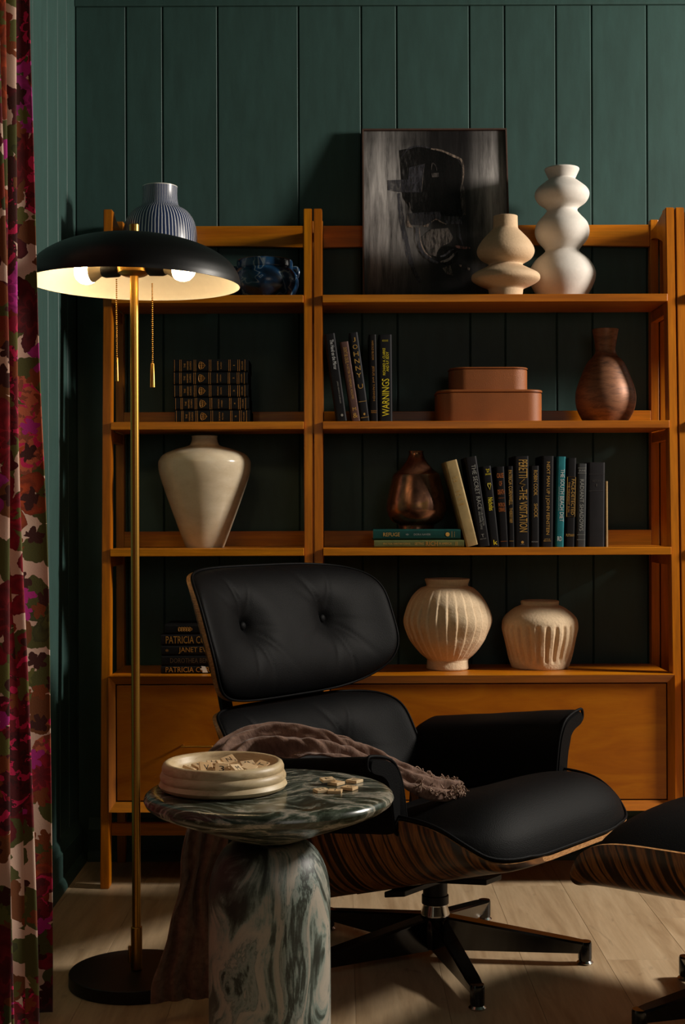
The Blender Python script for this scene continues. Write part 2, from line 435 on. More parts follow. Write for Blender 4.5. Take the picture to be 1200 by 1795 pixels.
def lathe(bm, prof, seg=48, center=(0, 0), rad=None, mi=0):
    """prof: list of (r, z); ends with r==0 close to a point.  rad(a, z, r, i) -> r allows flutes"""
    rings = []
    for i, (r, z) in enumerate(prof):
        if r < 1e-6: rings.append([bm.verts.new((center[0], center[1], z))])
        else:
            ring = []
            for k in range(seg):
                a = 2*PI*k/seg
                rr = rad(a, z, r, i) if rad else r
                ring.append(bm.verts.new((center[0]+rr*math.cos(a), center[1]+rr*math.sin(a), z)))
            rings.append(ring)
    for A, B in zip(rings, rings[1:]):
        for k in range(seg):
            k2 = (k+1) % seg
            if len(A) == 1 and len(B) == 1: continue
            if len(A) == 1: f = bm.faces.new((A[0], B[k2], B[k]))
            elif len(B) == 1: f = bm.faces.new((A[k], A[k2], B[0]))
            else: f = bm.faces.new((A[k], A[k2], B[k2], B[k]))
            f.material_index = mi
def smoothprof(pts, n=6):
    """Catmull-Rom through (r,z) points"""
    out = []
    P = [pts[0]] + list(pts) + [pts[-1]]
    for i in range(1, len(P)-2):
        for k in range(n):
            t = k/n; q = []
            for d in range(2):
                a, b, c, e = P[i-1][d], P[i][d], P[i+1][d], P[i+2][d]
                q.append(0.5*((2*b)+(-a+c)*t+(2*a-5*b+4*c-e)*t*t+(-a+3*b-3*c+e)*t**3))
            out.append((max(q[0], 0.0005), q[1]))
    out.append(pts[-1])
    return out
def crv(pts, n):
    """Catmull-Rom through tuples of any size, n samples"""
    P = [pts[0]] + list(pts) + [pts[-1]]; m = len(pts)-1; out = []
    for k in range(n):
        u = k/(n-1)*m; i = min(int(u), m-1); t = u-i; i += 1
        out.append(tuple(0.5*((2*b)+(-a+c)*t+(2*a-5*b+4*c-e)*t*t+(-a+3*b-3*c+e)*t**3) for a, b, c, e in zip(P[i-1], P[i], P[i+1], P[i+2])))
    return out
def tube(bm, path, r, seg=10, closed=False, mi=0):
    path = [Vector(p) for p in path]; n = len(path); rings = []
    up = Vector((0.123, 0.35, 0.93)).normalized(); prev = None
    for i, p in enumerate(path):
        t = (path[(i+1) % n] - path[i-1]) if closed else (path[min(i+1, n-1)] - path[max(i-1, 0)])
        t.normalize()
        s = (prev if prev is not None else up).cross(t) if prev is None else (prev - t*prev.dot(t))
        s.normalize(); prev = s; u = t.cross(s)
        rr = r[i] if isinstance(r, (list, tuple)) else r
        rings.append([bm.verts.new(p + s*(rr*math.cos(2*PI*k/seg)) + u*(rr*math.sin(2*PI*k/seg))) for k in range(seg)])
    pairs = list(zip(rings, rings[1:])) + ([(rings[-1], rings[0])] if closed else [])
    for A, B in pairs:
        for k in range(seg): bm.faces.new((A[k], A[(k+1) % seg], B[(k+1) % seg], B[k])).material_index = mi
    if not closed:
        bm.faces.new(rings[0][::-1]); bm.faces.new(rings[-1])
def cyl(bm, c, r, z0, z1, seg=32, bev=0.0):
    if bev: pr = [(0, z0), (r-bev, z0), (r, z0+bev), (r, z1-bev), (r-bev, z1), (0, z1)]
    else: pr = [(0, z0), (r, z0), (r, z1), (0, z1)]
    lathe(bm, pr, seg, c)
def P(px, py, D):
    """where a ray through that point of the frame meets the depth D"""
    dx, dy = px-600.0, py-897.5
    return Vector(((dx - ROLL*dy)*D/F, D, H - (dy + ROLL*dx)*D/F))

_tc = {}
def text_mesh(s):
    if s not in _tc:
        cu = bpy.data.curves.new('t', 'FONT'); cu.body = s; cu.resolution_u = 2; cu.fill_mode = 'FRONT'
        o = bpy.data.objects.new('t', cu)
        me = bpy.data.meshes.new_from_object(o)
        vs = [v.co.copy() for v in me.vertices]; fs = [tuple(p.vertices) for p in me.polygons]
        bpy.data.objects.remove(o); bpy.data.curves.remove(cu); bpy.data.meshes.remove(me)
        xs = [v.x for v in vs]; ys = [v.y for v in vs]
        x0, x1, y0, y1 = min(xs), max(xs), min(ys), max(ys)
        _tc[s] = ([((v.x-x0)/(x1-x0)-0.5, (v.y-y0)/(y1-y0)-0.5) for v in vs], fs)
    return _tc[s]
def letters(parent, s, origin, right, up, w, h, mat, name='lettering', label=None):
    """flat lettering of width w and height h centred on origin"""
    vs, fs = text_mesh(s)
    right = Vector(right); up = Vector(up); o = Vector(origin)
    me = bpy.data.meshes.new(name)
    me.from_pydata([o + right*(x*w) + up*(y*h) for x, y in vs], [], fs)
    me.materials.append(mat)
    ob = bpy.data.objects.new(name, me); COL.objects.link(ob); ob.parent = parent
    if label: ob['label'] = label
    return ob

# ------------------------------------------------------------------ the room
WALL_Y = 4.50
WALL_X = -0.84
bm = bmesh.new(); box(bm, -1.4, 3.3, WALL_Y+0.012, WALL_Y+0.08, 0, 2.78)
wall_back = structure(link_mesh('wall_back', bm, M['wall']))
seams = [-0.84] + [(x-600+ROLL*700)*WALL_Y/F for x in (221, 285, 381.5, 523, 633, 695, 822.5, 884, 974, 1036.5, 1133)] + [1.10, 1.30, 1.42, 1.64, 1.76, 2.0, 2.2, 2.38, 2.62, 2.8, 3.0, 3.3]
def board_bm(x0, x1, z0, z1, g=0.0035, d=0.004, t=0.012):
    b = bmesh.new()
    prof = [(x0, t), (x0, d), (x0+g, 0), (x1-g, 0), (x1, d), (x1, t)]
    lo = [b.verts.new((x, y, z0)) for x, y in prof]; hi = [b.verts.new((x, y, z1)) for x, y in prof]
    for i in range(len(prof)-1): b.faces.new((lo[i], lo[i+1], hi[i+1], hi[i]))
    b.faces.new(lo[::-1]); b.faces.new(hi)
    return b
for a, c in zip(seams, seams[1:]):
    b = board_bm(a+0.0006, c-0.0006, 0.0, 2.78)
    bmesh.ops.translate(b, verts=b.verts, vec=(0, WALL_Y, 0))
    link_mesh('board', b, M['wall'], wall_back)
bm = bmesh.new(); box(bm, WALL_X-0.08, WALL_X-0.012, 0.2, WALL_Y+0.08, 0, 2.78)
wall_left = structure(link_mesh('wall_left', bm, M['wall']))
ls = [4.5, 4.36, 4.22, 4.07, 3.88, 3.70, 3.55, 3.33, 3.18, 2.95, 2.70, 2.5, 2.2, 1.9, 1.6, 1.3, 1.0, 0.6, 0.2]
for a, c in zip(ls, ls[1:]):
    b = board_bm(c+0.0006, a-0.0006, 0.0, 2.78)
    bmesh.ops.rotate(b, verts=b.verts, cent=(0, 0, 0), matrix=Matrix.Rotation(PI/2, 3, 'Z'))
    bmesh.ops.translate(b, verts=b.verts, vec=(WALL_X, 0, 0))
    link_mesh('board', b, M['wall'], wall_left)
# floor of oak planks laid towards the back wall
bm = bmesh.new(); box(bm, -1.4, 3.3, 0.2, 4.6, -0.06, -0.012)
floor = structure(link_mesh('floor', bm, M['floor']))
pw = 0.205
x = 0.435 - pw*7
k = 0
while x < 2.2:
    ys = [0.2]
    yy = 0.2 + random.uniform(0.4, 1.3)
    if abs(x - 0.435) < 0.01: yy = 2.75
    while yy < 4.4: ys.append(yy); yy += 1.42
    if abs(x - 0.435) < 0.01: ys = [0.2, 1.3, 2.72, 4.165]
    ys.append(4.5)
    for a, c in zip(ys, ys[1:]):
        b = bmesh.new(); box(b, x+0.0002, x+pw-0.0002, a+0.0002, c-0.0002, -0.012, 0.0)
        top = [e for e in b.edges if all(abs(v.co.z) < 1e-6 for v in e.verts)]
        bmesh.ops.bevel(b, geom=top, offset=0.0006, segments=1, affect='EDGES')
        link_mesh('plank', b, M['floor'], floor)
    x += pw
bm = bmesh.new(); box(bm, -1.4, 3.3, 0.2, 4.6, 2.78, 2.84)
structure(link_mesh('ceiling', bm, simple('ceiling_paint', '#26453f', 0.7, grain=0.05)))
# skirting on the left and the back wall
def skirting(length, name):
    b = bmesh.new()
    prof = [(0, 0), (0.034, 0), (0.033, 0.010), (0.026, 0.024), (0.019, 0.030), (0.018, 0.098), (0.011, 0.106), (0.009, 0.118), (0.0, 0.132)]
    A = [b.verts.new((px, 0, pz)) for px, pz in prof]; B = [b.verts.new((px, length, pz)) for px, pz in prof]
    for i in range(len(prof)): b.faces.new((A[i], A[(i+1) % len(prof)], B[(i+1) % len(prof)], B[i]))
    b.faces.new(A); b.faces.new(B[::-1])
    return structure(link_mesh(name, b, M['wall'], None, 40))
o = skirting(4.26, 'baseboard_left'); o.location = (WALL_X, 0.235, 0)
o = skirting(4.0, 'baseboard_back'); o.location = (WALL_X+0.036, WALL_Y, 0); o.rotation_euler = (0, 0, -PI/2)
# corner bead and the picture rail board along the top
bm = bmesh.new()
if True:
    arc = [(0, 0)] + [(0.022*math.cos(a), -0.022*math.sin(a)) for a in [PI/2*i/8 for i in range(9)]]
    prism(bm, arc, 0, 2.69)
bmesh.ops.rotate(bm, verts=bm.verts, cent=(0, 0, 0), matrix=Matrix.Rotation(PI/2, 3, 'X'))
o = structure(link_mesh('trim_1', bm, M['wall'], None, 40)); o.location = (WALL_X, WALL_Y, 0)
# prism is built along y; after the turn it stands along z
o.rotation_euler = (PI, 0, 0); o.location = (WALL_X, WALL_Y, 0.0)
bm = bmesh.new(); box(bm, WALL_X, 3.3, WALL_Y-0.014, WALL_Y, 2.695, 2.78, 0.003)
structure(link_mesh('trim_2', bm, M['wall']))

# ------------------------------------------------------------------ bookcases
S1, S2, S3, CT = 1.740, 1.3635, 0.990, 0.619      # upper faces of the shelves and of the cabinet
FY0, LEAN = 4.141, 0.0495                          # front of the posts at the floor, lean per metre
def fy(z): return FY0 + LEAN*z
def bookcase(x0, x1, label, wide):
    """x0..x1 outer faces of the two side frames"""
    t = thing('bookcase', label, 'bookcase', (x0, 0, 0), (0, 0, 0), 'ladder-sided bookcases along the green wall')
    W = x1-x0; pw = 0.0255; g = 0.0006
    for sx in (0, W-pw):
        b = bmesh.new()
        dpt = 0.048
        vs = []
        for z, in ((0.0,), (2.001,)):
            for (xx, yy) in ((sx, fy(z)), (sx+pw, fy(z)), (sx+pw, fy(z)+dpt), (sx, fy(z)+dpt)): vs.append(b.verts.new((xx, yy, z)))
        for q in ((0,3,2,1),(4,5,6,7),(0,1,5,4),(1,2,6,5),(2,3,7,6),(3,0,4,7)): b.faces.new([vs[i] for i in q])
        bmesh.ops.bevel(b, geom=b.edges[:], offset=0.002, segments=2, affect='EDGES')
        link_mesh('front_post', b, M['woodz'], t)
        b = bmesh.new(); box(b, sx, sx+pw, 4.452, 4.486, 0, 2.008, 0.002)
        link_mesh('back_post', b, M['woodz'], t)
        for zt in (S1-0.023, S2-0.023, S3-0.023):
            b = bmesh.new(); box(b, sx+0.002, sx+pw-0.002, fy(zt)+0.047, 4.4525, zt-0.032, zt, 0.001)
            link_mesh('side_rail', b, M['woodx'], t)
        b = bmesh.new()          # curved uppermost rail of the side frame
        n = 10; ya, yb = fy(1.95)+0.046, 4.453
        top = [(ya+(yb-ya)*i/n, 1.998-0.026*math.sin(PI*0.5*i/n)**1.0 if i < n else 1.972) for i in range(n+1)]
        bot = [(ya+(yb-ya)*i/n, 1.905+0.040*math.sin(PI*0.5*i/n)) for i in range(n+1)]
        L1 = [[b.verts.new((xx, y, z)) for y, z in top] for xx in (sx+0.002, sx+pw-0.002)]
        L0 = [[b.verts.new((xx, y, z)) for y, z in bot] for xx in (sx+0.002, sx+pw-0.002)]
        for i in range(n):
            b.faces.new((L1[0][i], L1[1][i], L1[1][i+1], L1[0][i+1])); b.faces.new((L0[0][i], L0[0][i+1], L0[1][i+1], L0[1][i]))
            b.faces.new((L0[0][i], L1[0][i], L1[0][i+1], L0[0][i+1])); b.faces.new((L0[1][i], L0[1][i+1], L1[1][i+1], L1[1][i]))
        b.faces.new((L0[0][0], L0[1][0], L1[1][0], L1[0][0])); b.faces.new((L0[0][n], L1[0][n], L1[1][n], L0[1][n]))
        link_mesh('top_side_rail', b, M['woodx'], t)
    a, c = pw+g, W-pw-g
    for z in (S1, S2, S3):
        yf = fy(z)-0.012
        b = bmesh.new(); box(b, a, c, yf, 4.449, z-0.0225, z, 0.0015)
        link_mesh('shelf', b, M['woodx'], t)
        if z != S1:
            b = bmesh.new(); box(b, a, c, 4.449, 4.468, z-0.02, z+0.047, 0.0015)
            link_mesh('back_lip', b, M['woodx'], t)
    b = bmesh.new()              # top rail, lower edge gently arched
    n = 16; pts = [(a, 1.993), (c, 1.993)] + [(c-(c-a)*i/n, 1.925+0.006*math.sin(PI*i/n)) for i in range(n+1)]
    prism(b, pts, 4.455, 4.475, 0.0012)
    link_mesh('top_rail', b, M['woodx'], t)
    # cabinet
    yf = 4.140
    b = bmesh.new()
    box(b, a, c, yf+0.022, 4.45, CT-0.020, CT-0.0004, 0.001); box(b, a, c, yf+0.022, 4.45, 0.224, 0.244, 0.001)
    box(b, a, a+0.016, yf+0.022, 4.45, 0.244, CT-0.020); box(b, c-0.016, c, yf+0.022, 4.45, 0.244, CT-0.020); box(b, a+0.016, c-0.016, 4.43, 4.45, 0.244, CT-0.020)
    cab = link_mesh('cabinet', b, M['woodx'], t)
    fr = 0.018
    ox = [(a, 0.2235), (c, 0.2235), (c, CT), (a, CT)]; ix = [(a+fr, 0.2235+0.027), (c-fr, 0.2235+0.027), (c-fr, CT-0.024), (a+fr, CT-0.024)]
    for i in range(4):           # four mitred strips sloping in towards the drawer
        j = (i+1) % 4; b = bmesh.new()
        A = [b.verts.new((ox[i][0], yf, ox[i][1])), b.verts.new((ox[j][0], yf, ox[j][1])), b.verts.new((ix[j][0], yf+0.016, ix[j][1])), b.verts.new((ix[i][0], yf+0.016, ix[i][1]))]
        B = [b.verts.new((v.co.x, yf+0.0225, v.co.z)) for v in A]
        b.faces.new(A); b.faces.new(B[::-1])
        for q in range(4): b.faces.new((A[q], B[q], B[(q+1) % 4], A[(q+1) % 4]))
        link_mesh('cabinet_frame', b, M['woodx' if i % 2 == 0 else 'woodz'], t)
    gx = 0.0035
    b = bmesh.new(); box(b, ix[0][0]+gx, ix[1][0]-gx, yf+0.017, yf+0.036, ix[0][1]+gx, ix[2][1]-gx, 0.0012)
    dr = link_mesh('drawer', b, M['drawer'], t)
    b = bmesh.new(); hw = 0.0725 if not wide else 0.11; hc = (a+c)/2; hz = 0.4165; hy = yf-0.014
    tube(b, [(hc-hw, hy, hz), (hc+hw, hy, hz)], 0.0032, 10)
    for s in (-1, 1): tube(b, [(hc+s*(hw-0.004), hy, hz), (hc+s*(hw-0.004), yf+0.018, hz)], 0.0030, 8)
    link_mesh('handle', b, M['brass'], dr, 40, 'thin brass bar handle')
    b = bmesh.new(); box(b, a, c, 4.185, 4.205, 0.146, 0.182, 0.0015)
    link_mesh('stretcher', b, M['woodx'], t)
    return t
bookcase(-0.709, -0.0875, 'narrow honey wood bookcase behind the floor lamp, between lamp and tall wide bookcase', False)
bookcase(-0.0835, 0.9915, 'wide honey wood bookcase behind the black leather armchair, painting on its top shelf', True)
bookcase(0.9955, 1.617, 'honey wood bookcase of which only one post shows, at the wide bookcase\'s right', False)

# ------------------------------------------------------------------ turned pots
def vase(name, label, cat, cx, D, zbase, prof_px, mat, ybase, ytop_thick=0.004, seg=64, n=6, rad=None, smooth=True, wall=0.006, group=None):
    """prof_px: (radius px, y px) from base to lip, measured at depth D"""
    s = F/D
    x = P(cx, ybase, D).x
    pts = [(r/s, (ybase-y)/s) for r, y in prof_px]
    pr = smoothprof(pts, n) if smooth else pts
    top = pr[-1]
    inner = [(max(top[0]-0.002, 0.004), top[1]+0.001), (max(top[0]-wall, 0.004), top[1]-0.002)]
    for r, z in reversed(pr[len(pr)//2:-1]): inner.append((max(min(r, top[0])-wall, 0.004) if z > top[1]-0.03 else max(r-wall-0.004, 0.004), z))
    inner.append((0, inner[-1][1]))
    b = bmesh.new(); lathe(b, [(0, 0)] + pr + inner, seg, rad=rad)
    o = link_mesh(name, b, mat, None, 50)
    o.location = (x, D, zbase); o['label'] = label; o['category'] = cat
    if group: o['group'] = group
    return o
# top shelf
vase('striped_vase', 'blue and white pinstriped vase on the top shelf above the lamp shade', 'vase', 281, 4.335, S1,
     [(40, 517), (50, 512), (60, 480), (64.5, 440), (64.5, 405), (60, 378), (48, 360), (34, 351), (31, 342), (30, 330), (30.5, 316)], M['stripe'], 517, seg=72)
o = vase('marbled_pot', 'low dark blue marbled pot with two small lugs, on the narrow bookcase\'s top shelf', 'pot', 464, 4.335, S1,
     [(36, 517), (46, 515), (56, 500), (59.5, 486), (57, 473), (50, 464), (48, 462), (49, 460), (49, 449), (47, 447)], M['swirl'], 517, n=4)
for s in (-1, 1):
    b = bmesh.new(); tube(b, crv([(s*0.080, 0, 0.098), (s*0.096, 0, 0.100), (s*0.102, 0, 0.086), (s*0.097, 0, 0.068)], 9), 0.006, 10)
    link_mesh('lug_handle', b, M['swirl'], o, 60)
vase('double_gourd_vase', 'beige clay vase of two stacked bulbs, shorter one beside the painting', 'vase', 886, 4.268, S1,
     [(29, 517), (30, 508), (32, 503), (45, 497), (57, 490), (60, 484), (57, 477), (42, 469), (31, 463), (31, 459), (44, 451), (50, 441), (49, 431), (41, 418), (29, 405), (22.5, 398), (21.5, 392), (21, 376)], M['beige_clay'], 517, n=5)
vase('triple_gourd_vase', 'tall white clay vase of three stacked bulbs on the top shelf', 'vase', 985, 4.368, S1,
     [(38, 517), (42, 510), (52, 493), (58, 476), (57, 462), (47, 445), (33, 433), (29.5, 428), (33, 422), (43, 410), (47.5, 396), (44, 380), (32, 366), (26.5, 358), (30, 352), (42, 343), (47.5, 331), (44, 320), (30, 308), (23.5, 303), (25, 298), (30, 287), (29.5, 284)], M['white_clay'], 517, n=5)
vase('beige_vase', 'straight pale beige vase on the neighbouring bookcase, a sliver at the right edge', 'vase', 1249, 4.33, S1,
     [(44, 517), (48, 512), (52, 495), (52.5, 440), (52, 385), (50, 368), (48, 362)], M['beige_clay'], 517)
# second shelf
vase('copper_vase', 'mottled copper bottle vase with flared neck, on the second shelf beside the boxes', 'vase', 1061, 4.325, S2,
     [(37, 738), (40, 734), (49, 716), (52.5, 698), (51, 680), (44, 659), (33, 634), (21, 620), (17.5, 612), (18, 603), (20, 590), (23, 574)], M['copper'], 738)
# third shelf
vase('cream_vase', 'glossy cream urn with broad shoulder and narrow foot, on the narrow bookcase', 'vase', 359, 4.315, S3,
     [(33, 961), (36, 954), (48, 922), (65, 875), (78, 836), (81, 817), (79, 807), (70, 797), (50, 789), (29, 783), (24, 778), (22, 770), (23, 766)], M['cream'], 961)
# cabinet top
def flute1(a, z, r, i):
    h = z/0.277
    if h < 0.10 or h > 0.90: return r
    k = min(1, (h-0.10)/0.08, (0.90-h)/0.06)
    ph = (a*27/(2*PI)) % 1.0
    saw = ph if ph < 0.86 else (1-ph)/0.14*0.86
    w = 0.35 + 0.65*max(0, min(1, (h-0.33)/0.05))*max(0, min(1, (0.72-h)/0.05))
    return r - 0.0085*k*w*(0.9-saw) + 0.0012*math.sin(a*5+z*50)
vase('petal_ribbed_vase', 'round sandy vase with overlapping ribs, larger one on the wide cabinet top', 'vase', 784, 4.312, CT,
     [(35, 1177), (37, 1174), (36, 1162), (38, 1158), (50, 1147), (68, 1122), (78, 1095), (74, 1073), (62, 1050), (48, 1036), (38, 1032), (36.5, 1029), (39, 1021), (39, 1019)], M['sand_clay'], 1177, seg=270, n=6, rad=flute1)
def flute2(a, z, r, i):
    h = z/0.205
    k = max(0, min(1, (h-0.10)/0.05))*max(0, min(1, (0.66-h)/0.05))
    c = math.cos(a*25)
    return r - 0.0075*k*max(0, 0.15+0.85*c) + 0.001*math.sin(a*4+z*60)
vase('fluted_squat_vase', 'squat sandy jar with short carved flutes, smaller one on the wide cabinet top', 'vase', 946, 4.345, CT,
     [(48, 1175), (51, 1170), (58, 1145), (65, 1115), (66, 1100), (62, 1086), (47, 1072), (35, 1066), (33.5, 1064), (34, 1060), (33, 1058)], M['sand_clay'], 1175, seg=250, n=6, rad=flute2)

# bronze bottle on two lying books is placed after them
# ------------------------------------------------------------------ books
def book(label, w, h, d, cover, loc, beta, texts=(), bands=(), group=None, rounded=0.25, name='book'):
    """spine at y=0, thickness along x, height along z; beta turns it about the depth axis"""
    t = thing(name, label, 'book', loc, (0, beta, 0), group)
    ct = min(0.0028, w*0.18)
    b = bmesh.new()
    # cover: spine with a slightly rounded back, two boards
    rr = min(w*rounded, 0.006); n = 5
    arc = [(0, d)] + [(0, rr)] + [(rr-rr*math.cos(PI/2*i/n), rr-rr*math.sin(PI/2*i/n)) for i in range(1, n+1)] + \
          [(w-rr+rr*math.sin(PI/2*i/n), rr-rr*math.cos(PI/2*i/n)) for i in range(0, n+1)] + [(w, d)]
    inn = [(w-ct, d)] + [(w-ct, ct+0.003)] + [(ct, ct+0.003)] + [(ct, d)]
    poly = arc + inn
    lo = [b.verts.new((x, y, 0)) for x, y in poly]; hi = [b.verts.new((x, y, h)) for x, y in poly]
    b.faces.new(lo); b.faces.new(hi[::-1])
    for i in range(len(poly)): b.faces.new((lo[i], hi[i], hi[(i+1) % len(poly)], lo[(i+1) % len(poly)]))
    bmesh.ops.triangulate(b, faces=[f for f in b.faces if len(f.verts) > 4])
    link_mesh('cover', b, cover, t, 35)
    b = bmesh.new(); box(b, ct+0.0001, w-ct-0.0001, ct+0.0032, d-0.003, 0.0025, h-0.0025)
    link_mesh('pages', b, M['pages'], t)
    for tx in texts:
        s, zc, ln, ht, mode, mat = tx[:6]
        xc = tx[6] if len(tx) > 6 else 0.5
        o = (w*xc, -0.0006, h*zc)
        if mode == 'down': letters(t, s, o, (0, 0, -1), (1, 0, 0), h*ln, w*ht, mat)
        elif mode == 'up': letters(t, s, o, (0, 0, 1), (-1, 0, 0), h*ln, w*ht, mat)
        elif mode == 'flat': letters(t, s, o, (1, 0, 0), (0, 0, 1), w*ln, h*ht, mat)
    for zc, th, mat, wf in bands:
        b = bmesh.new()
        vs = [b.verts.new((w*(0.5-wf/2), -0.0005, h*zc-th/2)), b.verts.new((w*(0.5+wf/2), -0.0005, h*zc-th/2)), b.verts.new((w*(0.5+wf/2), -0.0005, h*zc+th/2)), b.verts.new((w*(0.5-wf/2), -0.0005, h*zc+th/2))]
        b.faces.new(vs); link_mesh('gilt_band' if mat is not M['ink_silver'] else 'silver_band', b, mat, t)
    return t
def emblem(parent, cx, cz, rx, rz, mat, kind='disc'):
    b = bmesh.new()
    if kind == 'disc': pts = [(cx+rx*math.cos(2*PI*i/16), cz+rz*math.sin(2*PI*i/16)) for i in range(16)]
    elif kind == 'shield':      # point towards -z
        pts = [(cx+rx*math.cos(a)*1.0, cz+rz*(0.55+0.45*math.sin(a))) for a in [PI*i/8 for i in range(9)]] + [(cx-rx*0.75, cz-rz*0.25), (cx, cz-rz), (cx+rx*0.75, cz-rz*0.25)]
    elif kind == 'heart':
        pts = [(cx, cz-rz), (cx+rx, cz+rz*0.5), (cx+rx*0.8, cz+rz), (cx+rx*0.3, cz+rz), (cx, cz+rz*0.4), (cx-rx*0.3, cz+rz), (cx-rx*0.8, cz+rz), (cx-rx, cz+rz*0.5)]
    if kind == 'heart':          # an open outline
        tube(b, [(x, -0.0007, z) for x, z in pts], 0.0006, 6, closed=True)
    elif kind == 'shield':       # rim, bars and a chief, so the dark cloth shows between
        tube(b, [(x, -0.0006, z) for x, z in pts], 0.0006, 6, closed=True)
        for k in (-0.5, 0.0, 0.5):
            tube(b, [(cx+k*rx, -0.0006, cz+rz*0.72), (cx+k*rx*0.7, -0.0006, cz-rz*(0.75-abs(k)*0.8))], 0.0006, 6)
        tube(b, [(cx-rx*0.85, -0.0006, cz+rz*0.25), (cx+rx*0.85, -0.0006, cz+rz*0.25)], 0.0006, 6)
    else: b.faces.new([b.verts.new((x, -0.0007, z)) for x, z in pts])
    return link_mesh('emblem', b, mat, parent)

BK = {}
def bk(c):
    if c not in BK:
        r = rgb(c); k = 0.6 if max(r[:3]) < 0.03 else 0.9
        BK[c] = mk_book('cloth_' + c.strip('#'), tuple(x*k for x in r[:3])+(1,))
    return BK[c]
G, Y, WH, SV, OR, DM = M['ink_gold'], M['ink_yellow'], M['ink_white'], M['ink_silver'], M['ink_orange'], M['ink_dim']
def stand(label, xl, ytop, wpx, hpx, tilt, D, zb, cover, depth=0.15, **kw):
    """xl: frame x of the lower left corner of the spine"""
    s = F/D
    x = P(xl, 738 if zb > 1.2 else 960, D).x
    w, h = wpx/s, hpx/s
    z = zb + 0.0003 + (0 if tilt >= 0 else w*math.sin(R(-tilt)))
    return book(label, w, h, depth, cover, (x, D, z), -R(tilt), **kw)
D2, D3 = 4.232, 4.205
gp = 'books standing on the second shelf'
b1 = stand('black book with white script title, first of five on the second shelf', 589, 584, 19, 155, 7.8, D2, S2, bk('#16161a'), group=gp,
      texts=[('The Hand on the Mirror', 0.76, 0.34, 0.34, 'down', WH, 0.62), ('JANIS HEAPHY DURHAM', 0.33, 0.25, 0.16, 'down', SV, 0.62)])
emblem(b1, 0.020, 0.018, 0.0035, 0.004, SV)
b2 = stand('mauve brown book with gilt title leaning beside tall black one', 616.5, 599, 15.5, 141, 8.6, D2, S2, bk('#5b423d'), group=gp,
      texts=[("DON'T BE CRUEL", 0.83, 0.2, 0.4, 'down', G), ('A LETTER TO MEMORY, VOLUMES', 0.50, 0.44, 0.3, 'down', G), ('M', 0.155, 0.4, 0.04, 'flat', G), ('&', 0.075, 0.55, 0.06, 'flat', G)])
b3 = stand('black book with large gilt capitals stacked letter by letter down its spine', 632.5, 582, 15.5, 157, 7.7, D2, S2, bk('#232327'), group=gp,
      texts=[(c, z, 0.55 if c != 'J' else 0.3, 0.05, 'flat', G) for c, z in (('J', 0.92), ('O', 0.84), ('H', 0.76), ('N', 0.68), ('N', 0.60), ('Y', 0.52), ('U', 0.395))],
      bands=[(0.225, 0.0012, G, 0.9), (0.045, 0.0012, G, 0.9)])
emblem(b3, 0.013, 0.022, 0.003, 0.0036, G)
stand('black book with faint copper title between the gilt capitals and yellow lettering', 648.8, 585, 13.5, 153, 1.0, D2, S2, bk('#141214'), group=gp,
      texts=[('HAROLD BLOOM', 0.82, 0.22, 0.26, 'down', DM), ('JESUS and YAHWEH', 0.44, 0.40, 0.34, 'down', DM), ('RIVERHEAD', 0.11, 0.7, 0.02, 'flat', DM)], bands=[(0.13, 0.0008, DM, 0.8)])
b5 = stand('black book with bold yellow title, last of five on the second shelf', 664.5, 585, 23, 153, 0.3, D2, S2, bk('#1d1d20'), group=gp,
      texts=[('WARNINGS', 0.28, 0.43, 0.55, 'up', Y), ('RICHARD A. CLARKE', 0.69, 0.31, 0.2, 'up', Y, 0.40), ('AND R.P. EDDY', 0.69, 0.225, 0.2, 'up', Y, 0.66), ('CCCC', 0.93, 0.45, 0.018, 'flat', Y)])
gp = 'books standing on the third shelf'
stand('plain gold beige book leaning at the row\'s start, beside the bronze bottle', 817, 804, 22, 154, 14.2, D3, S3, bk('#a08a5e'), group=gp,
      texts=[('A LIFE', 0.80, 0.35, 0.02, 'flat', G), ('EX', 0.76, 0.3, 0.02, 'flat', G), ('WHAT', 0.64, 0.4, 0.02, 'flat', G), ('IT IS', 0.60, 0.4, 0.02, 'flat', G), ('TO BE', 0.55, 0.4, 0.022, 'flat', G), ('HERE', 0.49, 0.4, 0.022, 'flat', G)])
stand('tall black book with long pale title beside the gold beige one', 838.5, 800, 20.5, 159, 8.6, D3, S3, bk('#1a181b'), group=gp,
      texts=[('THE SECRET RACE', 0.66, 0.50, 0.36, 'down', M['ink_silver'], 0.62), ('TYLER HAMILTON', 0.32, 0.18, 0.16, 'down', SV, 0.72), ('AND DANIEL COYLE', 0.29, 0.2, 0.16, 'down', SV, 0.5), ('T', 0.12, 0.25, 0.035, 'flat', SV), ('BANTAM', 0.085, 0.5, 0.01, 'flat', SV)])
b = stand('black book with yellow heart outline and yellow signature on its spine', 859, 818, 16.5, 142, 6.0, D3, S3, bk('#18171a'), group=gp,
      texts=[('THE', 0.955, 0.4, 0.02, 'flat', Y, 0.6), ('IN', 0.93, 0.2, 0.018, 'flat', Y, 0.6), ('CROWD', 0.90, 0.6, 0.02, 'flat', Y, 0.6), ('Nicholas', 0.53, 0.16, 0.5, 'down', Y, 0.55), ('k', 0.055, 0.4, 0.06, 'flat', Y, 0.6)])
emblem(b, 0.0165, 0.179, 0.0048, 0.010, Y, 'heart')
